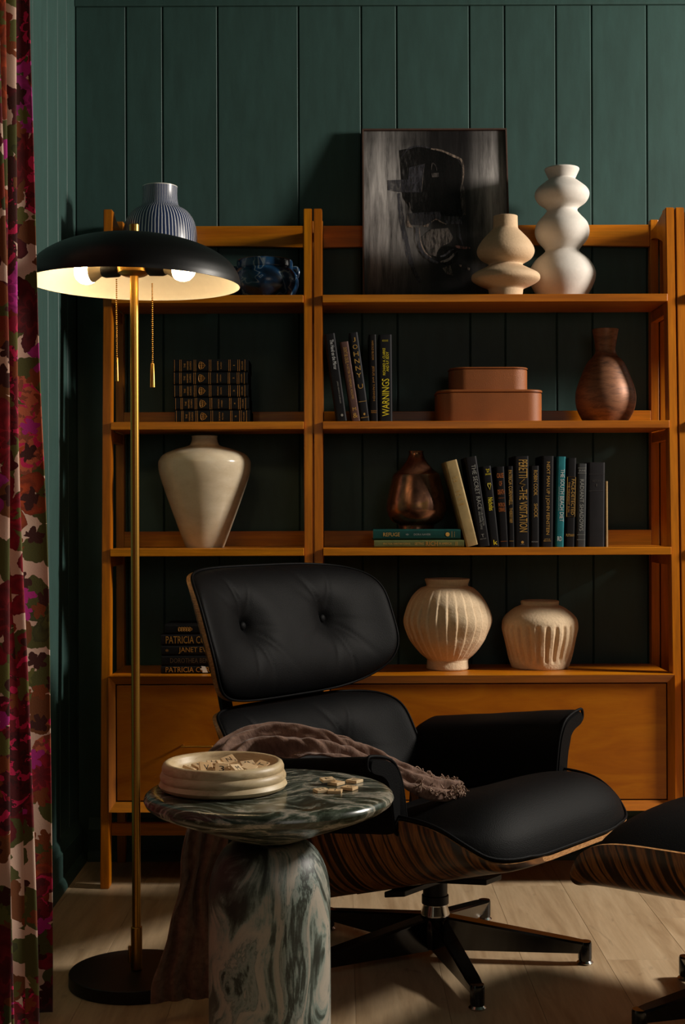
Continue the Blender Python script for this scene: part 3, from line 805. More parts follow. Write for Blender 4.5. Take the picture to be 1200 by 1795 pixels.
stand('black book with stacked orange capitals on its spine', 875.3, 818, 16.0, 141, 3.0, D3, S3, bk('#141113'), group=gp,
      texts=[('CAUSE', 0.89, 0.72, 0.06, 'flat', OR), ('OF', 0.79, 0.3, 0.06, 'flat', OR), ('DEATH', 0.685, 0.72, 0.06, 'flat', OR), ('PATRICIA', 0.525, 0.74, 0.05, 'flat', OR), ('CORNWELL', 0.465, 0.74, 0.05, 'flat', OR)], bands=[(0.61, 0.0007, OR, 0.7), (0.07, 0.0007, OR, 0.7)])
stand('slim black book with gilt capitals between orange lettered and wide gilt lettered books', 891.5, 817, 10.0, 142, 1.0, D3, S3, bk('#131113'), group=gp,
      texts=[('PATRICIA CORNWELL', 0.735, 0.43, 0.62, 'down', G), ('THE', 0.455, 0.06, 0.5, 'down', G), ('BODY FARM', 0.36, 0.12, 0.55, 'down', G)], bands=[(0.075, 0.0007, G, 0.8)])
b = stand('wide black book with long condensed gilt title and a jagged streak', 902.3, 800, 25, 159.5, 0.2, D3, S3, bk('#1b191b'), group=gp,
      texts=[('PERETTI', 0.86, 0.20, 0.60, 'down', G, 0.6), ('THE VISITATION', 0.40, 0.47, 0.55, 'down', G, 0.6)])
bm = bmesh.new()
zz = [(0.7, 0.75), (0.35, 0.70), (0.75, 0.685), (0.5, 0.66), (0.55, 0.62)]
tube(bm, [(0.042*u, -0.0006, 0.269*v) for u, v in zz], 0.0008, 6); link_mesh('streak', bm, G, b)
emblem(b, 0.022, 0.0145, 0.004, 0.004, G); letters(b, 'WORD', (0.022, -0.0006, 0.008), (1, 0, 0), (0, 0, 1), 0.012, 0.002, SV)
stand('short black book with two widely spaced gilt words', 929.3, 817, 15.5, 142.5, 0.0, D3, S3, bk('#1c1b1d'), group=gp,
      texts=[('ROBIN COOK', 0.79, 0.31, 0.42, 'down', G, 0.6), ('SHOCK', 0.45, 0.17, 0.42, 'down', G, 0.62), ('PUTNAM', 0.065, 0.7, 0.014, 'flat', SV)])
stand('tall charcoal book with thin gilt capitals, just before the teal one', 948.3, 800, 20.5, 159.5, -0.7, D3, S3, bk('#1d1b1d'), group=gp,
      texts=[('NEXT MAN UP | JOHN FEINSTEIN', 0.535, 0.80, 0.36, 'down', G), ('LITTLE', 0.085, 0.5, 0.012, 'flat', G), ('BROWN', 0.066, 0.6, 0.012, 'flat', G)])
stand('teal book with white title, the only teal one on the shelf', 972.4, 801, 15.5, 158.5, -1.5, D3, S3, bk('#1d6a72'), group=gp,
      texts=[('THE SOUTH BEACH DIET', 0.57, 0.58, 0.44, 'down', WH, 0.66), ('ARTHUR AGATSTON, M.D.', 0.53, 0.27, 0.14, 'down', SV, 0.3), ('RD', 0.09, 0.5, 0.05, 'flat', WH)])
b = stand('black book with gilt framed title panel beside the teal one', 990.0, 803, 16.5, 156, -1.5, D3, S3, bk('#161416'), group=gp,
      texts=[('FACE-DETECTED', 0.56, 0.40, 0.34, 'down', G, 0.70), ('THE MIDNIGHT SUN', 0.56, 0.34, 0.2, 'down', DM, 0.28), ('PUTNAM', 0.13, 0.85, 0.03, 'flat', G)])
bm = bmesh.new(); ww, hh = 16.5/592.9, 156/592.9
tube(bm, [(ww*0.08, -0.0005, hh*0.34), (ww*0.95, -0.0005, hh*0.34), (ww*0.95, -0.0005, hh*0.785), (ww*0.08, -0.0005, hh*0.785)], 0.0007, 6, closed=True)
link_mesh('gilt_frame', bm, G, b)
stand('faded grey book with silver title and silver bands', 1009.6, 813, 16.2, 146, -1.2, D3, S3, bk('#3d3f40'), group=gp,
      texts=[('RADIANT SHADOWS', 0.50, 0.62, 0.42, 'down', SV), ('DUNE', 0.915, 0.7, 0.022, 'flat', SV)], bands=[(0.945, 0.0009, SV, 0.9), (0.885, 0.0009, SV, 0.9), (0.145, 0.0009, SV, 0.9), (0.085, 0.0009, SV, 0.9)])
stand('thick worn charcoal book with blind stamped spine, last dark one of the row', 1029.6, 811, 29.5, 148, -0.6, D3, S3, bk('#2a282b'), group=gp,
      texts=[('HISTORY', 0.78, 0.5, 0.03, 'flat', bk('#45403f')), ('I', 0.73, 0.06, 0.03, 'flat', bk('#45403f'))], bands=[(0.86, 0.0009, bk('#45403f'), 0.9), (0.66, 0.0009, bk('#45403f'), 0.9)])
stand('very thin cream book at the row\'s end', 1061.5, 845, 3.6, 115, 0, D3+0.003, S3, bk('#b79a6c'), group=gp)
# lying books: beta = -90 deg lays the head of the book to the left
def lie(label, xr, wpx_long, thick, z, D, cover, depth=0.15, **kw):
    s = F/D
    x = P(xr, 897, D).x
    t = book(label, thick, wpx_long/s, depth, cover, (x, D, z), -PI/2, **kw)
    return t
z = S3+0.0003
lie('olive green book lying lowest, under the dark green one', 813, 157.7, 13.4/592, z, D3, bk('#5b6038'), group='two lying green books',
    texts=[('PRACTICAL CHRISTIAN SCIENCE', 0.75, 0.30, 0.22, 'down', G), ('GETTING', 0.50, 0.10, 0.3, 'down', G), ('RICH', 0.36, 0.13, 0.58, 'down', DM), ('IN AMERICA', 0.21, 0.14, 0.28, 'down', G)], bands=[(0.095, 0.001, G, 0.55), (0.08, 0.001, G, 0.55)])
z += 13.4/592+0.0005
b = lie('dark green book with gilt title lying under the bronze bottle', 806.8, 153.3, 18.3/592, z, D3, bk('#0f3f3a'), group='two lying green books',
    texts=[('REFUGE', 0.79, 0.19, 0.36, 'down', G), ('DORA NAVERI', 0.44, 0.19, 0.18, 'down', SV), ('*', 0.61, 0.035, 0.2, 'down', SV), ('NORTON', 0.07, 0.5, 0.008, 'flat', G)], bands=[(0.10, 0.0009, G, 0.6)])
emblem(b, 0.0155, 0.0385, 0.0062, 0.0062, G)
ZB = z + 18.3/592
vase('bronze_bottle', 'brown burnished bronze bottle standing on two lying green books', 'vase', 729.5, 4.30, ZB+0.0002,
     [(31, 928), (31, 922), (33, 920), (44, 913), (51, 900), (52.5, 889), (50, 872), (42, 838), (39.5, 832), (36, 829), (27, 821), (17, 808), (13, 798), (13.2, 792)], M['bronze'], 928)
# five matching dark volumes on the second shelf, left
zz = S2+0.0003
rows = [(307, 438.5), (305.8, 436.8), (304.3, 435.6), (303.7, 434.7), (304, 436)]
words = [('SCIENCE', 'MILTON'), ('ETHICS', 'HOBBES'), ('FRANKLIN', 'ESSAYS'), ('DARWIN', 'ORIGIN'), ('HOMER', 'ILIAD')]
where = ['bottom one', 'second from the bottom', 'middle one', 'second from the top', 'top one']
for i, (xa, xb) in enumerate(rows):
    th = 21.6/588.5
    b = lie('black volume with gilt bands and shield, %s in the stack of five' % where[i], xb, xb-xa, th, zz, 4.236, bk('#121315'), group='matching black volumes in a stack',
        texts=[('THE', 0.845, 0.35, 0.022, 'flat', DM), ('HARVARD', 0.805, 0.72, 0.020, 'flat', DM), ('CLASSICS', 0.768, 0.70, 0.020, 'flat', DM), (words[i][0], 0.405, 0.72, 0.016, 'flat', DM), (words[i][1], 0.363, 0.55, 0.016, 'flat', DM), (str(5-i), 0.19, 0.14 if i < 4 else 0.05, 0.02, 'flat', DM), ('COLLIER', 0.082, 0.7, 0.018, 'flat', DM)],
        bands=[(q, 0.0011, DM, 0.95) for q in (0.98, 0.91, 0.89, 0.72, 0.698, 0.52, 0.497, 0.26, 0.24, 0.14, 0.117, 0.045)])
    # a book laid on its side carries the words of its spine upright across the stack's height: turned shields
    emblem(b, th*0.5, (xb-xa)/588.5*0.615, th*0.30, 0.0095, DM, 'shield')
    zz += th + 0.0012 if i < 4 else 0
# stack of novels on the narrow cabinet, partly behind the headrest
zz = CT+0.0004
nov = [('PATRICIA CORNWELL', 13.8, 281, 'torn white scrap at its end, bottom', 0.62), ('DOROTHEA BENTON FRANK', 17.4, 282, 'title almost faded, second from the bottom', 0.62),
       ('JANET EVANOVICH', 17.2, 282, 'gilt dot before its title, middle one', 0.5), ('PATRICIA CORNWELL', 19.4, 281.5, 'tall gilt capitals, second from the top', 0.7), (None, 17.0, 288, 'gilt scrollwork on spine, top one', 0.6)]
for i, (s, th, xl, lb, hf) in enumerate(nov):
    L = 138 if i < 4 else 128
    tx = []
    if s == 'PATRICIA CORNWELL': tx = [(s, 0.52, 0.84, 0.66, 'down', DM)]
    elif s == 'JANET EVANOVICH': tx = [(s, 0.42, 0.72, 0.66, 'down', DM), ('*', 0.93, 0.04, 0.3, 'down', DM)]
    elif s: tx = [(s, 0.46, 0.86, 0.48, 'down', simple('faded_gilt', '#4a3418', 0.6, grain=0.1))]
    b = lie('black novel on the narrow cabinet, ' + lb + ' of its stack', xl+L, L, th/592, zz, 4.21, bk(['#161214', '#131113', '#151315', '#1c171a', '#0e0d0e'][i]), group='novels stacked behind the armchair headrest', texts=tx)
    if i == 4:
        bm = bmesh.new()
        for q in range(5):
            cz = (L/592)*(0.80-0.035*q); cx = th/592*0.5
            tube(bm, [(cx+0.0065*math.cos(a*PI/6), -0.0006, cz+0.0036*math.sin(a*PI/6)) for a in range(12)], 0.0005, 5, closed=True)
            tube(bm, [(cx+0.0035*math.cos(a*PI/6), -0.0006, cz-0.003+0.005*math.sin(a*PI/6)) for a in range(12)], 0.0005, 5, closed=True)
        link_mesh('scrollwork', bm, DM, b)
    if i == 0:
        bm = bmesh.new(); hL = L/592*0.47
        bm.faces.new([bm.verts.new(c) for c in ((0.003, -0.0022, hL), (0.003, -0.0022, hL-0.016), (0.012, -0.0022, hL-0.012), (0.021, -0.0022, hL-0.008), (0.0225, -0.0022, hL+0.004), (0.016, -0.0022, hL+0.002), (0.014, -0.0022, hL+0.009), (0.010, -0.0022, hL+0.001))])
        link_mesh('torn_scrap', bm, M['paper'], b, None, 'torn white scrap of dust jacket')
    zz += th/592 + 0.0006

# ------------------------------------------------------------------ leather boxes
def rr_poly(w, d, r, n=8):
    pts = []
    for cx, cy, a0 in ((w/2-r, d/2-r, 0), (-w/2+r, d/2-r, PI/2), (-w/2+r, -d/2+r, PI), (w/2-r, -d/2+r, 1.5*PI)):
        for i in range(n+1): pts.append((cx+r*math.cos(a0+PI/2*i/n), cy+r*math.sin(a0+PI/2*i/n)))
    return pts
def slab(bm, poly, z0, z1, bev=0.0015):
    def ring(k, z): return [bm.verts.new((x*k[0], y*k[1], z)) for x, y in poly]
    w = max(x for x, y in poly); d = max(y for x, y in poly)
    kk = ((w-bev)/w, (d-bev)/d)
    rings = [ring(kk, z0), ring((1, 1), z0+bev), ring((1, 1), z1-bev), ring(kk, z1)]
    n = len(poly)
    for A, B in zip(rings, rings[1:]):
        for i in range(n): bm.faces.new((A[i], A[(i+1) % n], B[(i+1) % n], B[i]))
    bm.faces.new(rings[0][::-1]); bm.faces.new(rings[-1])
def leather_box(label, xl, xr, D, dep, z0, h, mat, lid):
    a, c = P(xl, 700, D).x, P(xr, 700, D).x
    t = thing('leather_box', label, 'box', ((a+c)/2, D+dep/2, z0))
    w = c-a; r = 0.048
    bm = bmesh.new(); slab(bm, rr_poly(w, dep, r), 0, h-lid, 0.0015); link_mesh('body', bm, mat, t, 40)
    bm = bmesh.new(); slab(bm, rr_poly(w-0.004, dep-0.004, r-0.002), h-lid, h-lid+0.0016, 0.0003); link_mesh('seam', bm, M['tan_edge'], t, 40)
    bm = bmesh.new(); slab(bm, rr_poly(w+0.003, dep+0.003, r), h-lid+0.0016, h, 0.002); link_mesh('lid', bm, mat, t, 40)
leather_box('large smooth tan leather box with rounded corners, under the smaller box', 767, 952.5, 4.245, 0.192, S2, 0.0965, M['tan'], 0.0095)
leather_box('small pebbled tan leather box stacked on the large box', 790, 927, 4.26, 0.150, S2+0.0965, 0.0690, M['pebble_tan'], 0.007)

# ------------------------------------------------------------------ painting
def painting():
    W, Hh, tk = 0.455, 0.566, 0.024
    lean = math.atan2(0.107, 0.557)
    x = P(636, 517, 4.366).x
    t = thing('painting', 'dark abstract painting of a masked head in a thin brown frame, leaning on the wall', 'painting', (x, 4.364, S1+0.0053), (-lean, 0, 0))
    fw = 0.005
    bm = bmesh.new()
    box(bm, 0, fw, 0, tk, 0, Hh, 0.0006); box(bm, W-fw, W, 0, tk, 0, Hh, 0.0006); box(bm, fw, W-fw, 0, tk, Hh-fw, Hh, 0.0006); box(bm, fw, W-fw, 0, tk, 0, fw, 0.0006)
    link_mesh('frame', bm, M['frame'], t)
    bm = bmesh.new(); box(bm, fw, W-fw, 0.009, tk-0.002, fw, Hh-fw); link_mesh('canvas', bm, M['canvas'], t)
    cnt = [0]
    def tr(p): return ((p[0]-50)/1095*W, (1320-p[1])/1265*Hh)
    def put(bm, mat):
        cnt[0] += 1
        for v in bm.verts: v.co.y = 0.0088 - 0.00012*cnt[0]
        bmesh.ops.triangulate(bm, faces=bm.faces[:])
        link_mesh('paint_stroke', bm, mat, t)
    def poly(pts, mat):
        bm = bmesh.new(); bm.faces.new([bm.verts.new((tr(p)[0], 0, tr(p)[1])) for p in pts]); put(bm, mat)
    def rib(pts, w, mat):
        q = [tr(p) for p in crv(pts, 24)]; bm = bmesh.new(); A = []; Bv = []
        for i, (a, z) in enumerate(q):
            u = Vector((q[min(i+1, 23)][0]-q[max(i-1, 0)][0], q[min(i+1, 23)][1]-q[max(i-1, 0)][1])); u.normalize()
            ww = w*W/1095/2*(0.55+0.45*math.sin(PI*i/23))*(0.85+0.3*random.random())
            A.append(bm.verts.new((a-u.y*ww, 0, z+u.x*ww))); Bv.append(bm.verts.new((a+u.y*ww, 0, z-u.x*ww)))
        for i in range(23): bm.faces.new((A[i], A[i+1], Bv[i+1], Bv[i]))
        put(bm, mat)
    rib([(325, 530), (340, 700), (370, 880), (420, 1080), (480, 1190)], 42, M['pt_grey'])
    poly([(330, 210), (470, 185), (600, 200), (760, 270), (800, 330), (795, 710), (430, 680), (350, 560)], M['pt_dark'])
    rib([(350, 260), (400, 200), (480, 180), (560, 195)], 14, M['pt_grey'])
    rib([(570, 200), (650, 215), (740, 255), (800, 290), (812, 380), (800, 470)], 17, M['pt_light'])
    rib([(800, 470), (805, 590), (812, 695)], 36, M['pt_mid'])
    poly([(405, 340), (522, 312), (494, 526), (330, 524), (245, 508), (240, 434), (395, 430)], M['pt_grey'])
    rib([(515, 340), (495, 520)], 6, M['pt_mid'])
    rib([(570, 360), (580, 310), (605, 330), (612, 365)], 9, M['pt_mid'])
    poly([(572, 384), (626, 380), (628, 412), (574, 414)], M['pt_mid'])
    poly([(398, 680), (630, 668), (640, 700), (805, 708), (800, 765), (660, 758), (600, 722), (545, 772), (412, 762)], M['pt_grey'])
    rib([(400, 600), (408, 640), (405, 680)], 9, M['pt_mid'])
    rib([(565, 745), (600, 726), (635, 745), (675, 762)], 10, M['pt_light'])
    poly([(388, 694), (400, 750), (426, 786), (378, 780)], M['pt_light'])
    poly([(552, 752), (540, 782), (495, 778)], M['pt_light'])
    poly([(560, 800), (690, 790), (725, 860), (700, 900), (620, 930), (600, 1000), (540, 985), (505, 900), (500, 850)], M['pt_mid'])
    rib([(455, 780), (462, 880), (495, 960), (560, 1025), (610, 1045)], 28, M['pt_grey'])
    rib([(475, 785), (482, 880), (510, 960), (560, 1005)], 9, M['pt_light'])
    poly([(690+80*math.cos(a*PI/10)-10, 990+70*math.sin(a*PI/10)) for a in range(20)], M['pt_dark'])
    rib([(625, 1000), (660, 990), (700, 960), (725, 945)], 16, M['pt_grey'])
    rib([(625, 1040), (690, 1020), (748, 962)], 20, M['pt_mid'])
    poly([(640, 1085), (700, 1062), (718, 1140), (670, 1125)], M['pt_mid'])
    poly([(765, 1058), (785, 1062), (780, 1078), (768, 1074)], M['pt_light'])
    poly([(825, 1078), (845, 1085), (840, 1102), (828, 1098)], M['pt_light'])
    rib([(738, 925), (790, 935), (850, 938)], 22, M['pt_pink'])
    rib([(770, 770), (775, 850), (800, 930)], 12, M['pt_grey'])
painting()

# ------------------------------------------------------------------ floor lamp
def floor_lamp():
    x0, y0 = -0.484, 3.32
    t = thing('floor_lamp', 'brass floor lamp with wide black mushroom shade, lit, left of the bookcase', 'lamp', (x0, y0, 0))
    bm = bmesh.new(); cyl(bm, (0, 0), 0.156, 0, 0.030, 72, 0.0015); link_mesh('base', bm, M['black_satin'], t, 40, 'heavy round black base')
    bm = bmesh.new(); cyl(bm, (0, 0), 0.0100, 0.03, 1.70, 32); link_mesh('pole', bm, M['brass'], t, 40)
    bm = bmesh.new(); cyl(bm, (0, 0), 0.0132, 0.03, 0.130, 32, 0.001); cyl(bm, (-0.016, 0.0), 0.004, 0.045, 0.085, 12, 0.001); link_mesh('sleeve', bm, M['brass'], t, 40)
    # shade
    bm = bmesh.new()
    zr = 1.628
    out = smoothprof([(0.248, zr), (0.2465, zr+0.014), (0.238, zr+0.036), (0.216, zr+0.061), (0.175, zr+0.085), (0.12, zr+0.103), (0.06, zr+0.112), (0.0105, zr+0.1145)], 6)
    inn = smoothprof([(0.0105, zr+0.112), (0.06, zr+0.1095), (0.12, zr+0.1005), (0.174, zr+0.0825), (0.2145, zr+0.0588), (0.2355, zr+0.035), (0.2440, zr+0.014), (0.2455, zr)], 6)
    lathe(bm, out, 96, mi=0); lathe(bm, inn, 96, mi=1); lathe(bm, [(0.2455, zr), (0.248, zr)], 96, mi=0)
    bmesh.ops.remove_doubles(bm, verts=bm.verts, dist=0.00001)
    c = Vector((0, 0, zr)); mt = Matrix.Rotation(R(1.1), 3, 'Y')
    bmesh.ops.rotate(bm, verts=bm.verts, cent=c, matrix=mt)
    link_mesh('shade', bm, [M['black_satin'], M['white_enamel']], t, 40, 'wide black mushroom shade, white inside')
    bm = bmesh.new(); cyl(bm, (0, 0), 0.0115, 1.735, 1.769, 24, 0.001); link_mesh('finial', bm, M['brass'], t, 40)
    bm = bmesh.new(); lathe(bm, [(0, 1.648), (0.024, 1.648), (0.030, 1.651), (0.038, 1.656), (0.040, 1.664), (0.040, 1.690), (0.036, 1.700), (0, 1.700)], 40); link_mesh('hub', bm, M['brass'], t, 40)
    for s, ang in ((-1, R(14)), (1, R(-20))):
        d = Vector((s*math.cos(ang), math.sin(ang)*(-s if s < 0 else 1), -0.03)); d.normalize()
        if s > 0: d = Vector((math.cos(R(20)), -math.sin(R(20)), -0.06)).normalized()
        else: d = Vector((-math.cos(R(20)), math.sin(R(20)), 0.0)).normalized()
        o = Vector((0, 0, 1.666))
        bm = bmesh.new(); tube(bm, [o+d*0.036, o+d*0.042, o+d*0.075, o+d*0.082], [0.013, 0.0175, 0.0175, 0.015], 24); link_mesh('socket', bm, M['black_satin'], t, 40)
        bm = bmesh.new()
        prof = [(0.080, 0.0125), (0.090, 0.0145), (0.100, 0.020), (0.110, 0.026)]
        tube(bm, [o+d*a for a, r in prof], [r for a, r in prof], 24)
        nk = link_mesh('bulb_neck', bm, M['bulb_neck'], t, 60)
        bm = bmesh.new()
        prof = [(0.1105, 0.0262), (0.120, 0.0295), (0.130, 0.0300), (0.140, 0.0275), (0.149, 0.020), (0.1545, 0.010), (0.1555, 0.002)]
        tube(bm, [o+d*a for a, r in prof], [r for a, r in prof], 24)
        link_mesh('bulb', bm, M['bulb'], t, 60, 'glowing warm white bulb')
    for s, yy, zb, zt, r in ((-1, 0.03, 1.462, 1.645, 0.0042), (1, -0.03, 1.442, 1.625, 0.0058)):
        bm = bmesh.new(); z = zt
        xx = s*0.046
        while z > zb:
            lathe(bm, [(0, z-0.0021), (0.0018, z-0.0011), (0.0021, z), (0.0018, z+0.0011), (0, z+0.0021)], 8, (xx, yy))
            z -= 0.0046
        ch = link_mesh('pull_chain', bm, M['brass'], t, 60, 'beaded brass pull chain')
        bm = bmesh.new(); lathe(bm, [(0, zb-0.056), (r, zb-0.056), (r*0.72, zb-0.002), (r*0.5, zb), (0, zb)], 20, (xx, yy)); link_mesh('pull', bm, M['brass'], ch, 40)
floor_lamp()

# ------------------------------------------------------------------ side table, bowl, letter tiles
TX, TY, TZ = -0.141, 2.70, 0.571
def side_table():
    t = thing('side_table', 'green and white marble pedestal side table with round top, in front of the armchair', 'table', (TX, TY, 0))
    bm = bmesh.new()
    pr = [(0, 0), (0.110, 0), (0.1155, 0.006)] + [(0.1155, 0.05*k) for k in range(1, 8)] + [(0.1155, 0.365)]
    pr += [(0.0565+0.059*math.cos(a), 0.365+0.108*math.sin(a)) for a in [PI/2*i/14 for i in range(1, 14)]] + [(0.0565, 0.473)]
    pr += [(0.052, 0.4745), (0, 0.4745)]
    lathe(bm, pr, 72); link_mesh('pedestal', bm, M['marble'], t, 40)
    bm = bmesh.new()
    pr = [(0, 0.4745), (0.052, 0.4745), (0.058, 0.476), (0.075, 0.482), (0.11, 0.495), (0.155, 0.512), (0.195, 0.527), (0.220, 0.538), (0.2325, 0.547), (0.2365, 0.555), (0.2345, 0.562), (0.228, 0.5675), (0.216, TZ-0.0008), (0.205, TZ), (0.1, TZ), (0, TZ)]
    lathe(bm, pr, 96); link_mesh('top', bm, M['marble_top'], t, 40)
side_table()
BX, BY = -0.228, 2.698
bm = bmesh.new()
ribs = [(0, 0.0), (0.095, 0.0), (0.108, 0.001), (0.1175, 0.005), (0.1215, 0.011), (0.1185, 0.0175), (0.1165, 0.0195), (0.1190, 0.0225), (0.1195, 0.028), (0.1165, 0.0345), (0.1140, 0.0365), (0.1155, 0.0395), (0.1155, 0.045), (0.1125, 0.0515), (0.1075, 0.0545), (0.1025, 0.0530), (0.0995, 0.047), (0.0975, 0.040), (0.092, 0.034), (0.08, 0.0305), (0, 0.0305)]
lathe(bm, ribs, 96)
o = link_mesh('stone_bowl', bm, M['stone'], None, 50); o.location = (BX, BY, TZ)
o['label'] = 'round cream stone bowl with three ringed ribs, on the marble table, full of letter tiles'; o['category'] = 'bowl'
def tile_obj(label, ch, num, loc, rotz, tilt=(0, 0), group='letter tiles', side=0.0255):
    t = thing('letter_tile', label, 'tile', loc, (tilt[0], tilt[1], rotz), group)
    bm = bmesh.new(); box(bm, -side/2, side/2, -side*0.46, side*0.46, 0, 0.0056, 0.0007, 2); link_mesh('tile_body', bm, M['tile'], t)
    if ch: letters(t, ch, (0, 0, 0.0058), (1, 0, 0), (0, 1, 0), 0.0095 if ch != 'I' else 0.0022, 0.0115, M['ink_black'], 'letter')
    if num: letters(t, num, (side*0.36, -side*0.33, 0.0058), (1, 0, 0), (0, 1, 0), 0.0016 if num == '1' else 0.0024, 0.0036, M['ink_black'], 'number')
    return t
def onTable(px, py, z=TZ):
    D = (H-z)*F/(py-897.5+ROLL*(px-600)); return P(px, py, D)
g2 = 'letter tiles scattered on the table top'
for lab, ch, num, (px, py), rz, tl, dz in (
    ('wooden tile with letter E, highest of the tiles on the table, resting on another', 'E', '1', (574, 1375), 0.32, (0.05, -0.03), 0.0062),
    ('wooden tile with letter H, nearest the table\'s front edge', 'H', '4', (563, 1388.5), 0.42, (0, 0), 0.0003),
    ('small wooden tile with letter I, between the H and O tiles', 'I', '1', (587, 1390), -0.12, (0, 0), 0.0003),
    ('wooden tile with letter O, right of the I tile', 'O', '1', (612, 1384), -0.50, (0, 0), 0.0003),
    ('wooden tile with sideways letter, farthest right on the table', 'E', '1', (621, 1371.5), -0.62+PI/2*0, (0, 0), 0.0003),
    ('blank face wooden tile half hidden under the E tile', '', '', (589, 1375.5), 0.9, (0, 0), 0.0003)):
    p = onTable(px, py); tile_obj(lab, ch, num, (p.x, p.y, TZ+dz), rz, tl, g2)
g1 = 'letter tiles heaped in the stone bowl'
fl = TZ+0.0308
spots = [(-0.056, -0.030, .3), (-0.028, -0.034, 1.1), (0.002, -0.036, .2), (0.032, -0.033, .8), (0.058, -0.026, .1), (-0.060, 0.002, .5), (-0.028, 0.0, .1), (0.004, -0.002, .6), (0.034, 0.002, .2), (0.062, 0.006, 1.2), (-0.034, 0.034, .9), (0.0, 0.034, .1), (0.034, 0.036, .4)]
for i, (ax, ay, rz) in enumerate(spots):
    tile_obj('wooden tile with letter %s lying flat in the bowl under the heap' % 'ANTSRLDWQCPYK'[i], 'ANTSRLDWQCPYK'[i], '1', (BX+ax*1.02, BY+ay*1.02, fl+0.0002), rz, (0, 0), g1, 0.0235)
up = fl+0.0065
top = [('V', '4', -0.030, -0.030, 0.35, (0.75, 0.10), 0.0105, 'tile with a large V propped up at the bowl\'s front'),
       ('E', '1', -0.063, -0.012, 1.45, (0.35, 0.15), 0.006, 'tile standing on edge left of the V tile in the bowl'),
       ('U', '1', -0.020, 0.022, 0.15, (0.10, 0.02), 0.010, 'tile lying flat on top at the heap\'s back, open letter up'),
       ('N', '1', 0.008, 0.040, 0.5, (0.45, -0.25), 0.012, 'tile leaning at the bowl\'s back rim'),
       ('B', '3', 0.045, 0.018, 0.25, (0.12, -0.08), 0.009, 'tile with letter B on top at the heap\'s right'),
       ('G', '2', 0.000, 0.0, 0.45, (0.30, 0.30), 0.0085, 'pale tile tipped up in the heap\'s middle'),
       ('3', '', 0.000, -0.034, 0.1, (0.85, 0.05), 0.009, 'tile propped against the front rim beside the V tile'),
       ('M', '3', 0.028, -0.030, 0.9, (0.55, 0.10), 0.008, 'tile tilted at the front, right of centre in the bowl'),
       ('', '', 0.050, -0.014, -0.35, (0.25, 0.25), 0.0075, 'blank tile lying on its face at the heap\'s right front'),
       ('T', '1', 0.072, 0.010, 0.95, (0.2, -0.4), 0.007, 'tile slipping down against the bowl\'s right wall'),
       ('R', '1', -0.045, 0.012, 0.75, (0.2, -0.1), 0.007, 'tile lying flat at the heap\'s left back')]
for ch, num, ax, ay, rz, tl, dz, lab in top:
    tile_obj('wooden ' + lab, ch, num, (BX+ax, BY+ay, up+dz-0.004), rz, tl, g1, 0.0255)

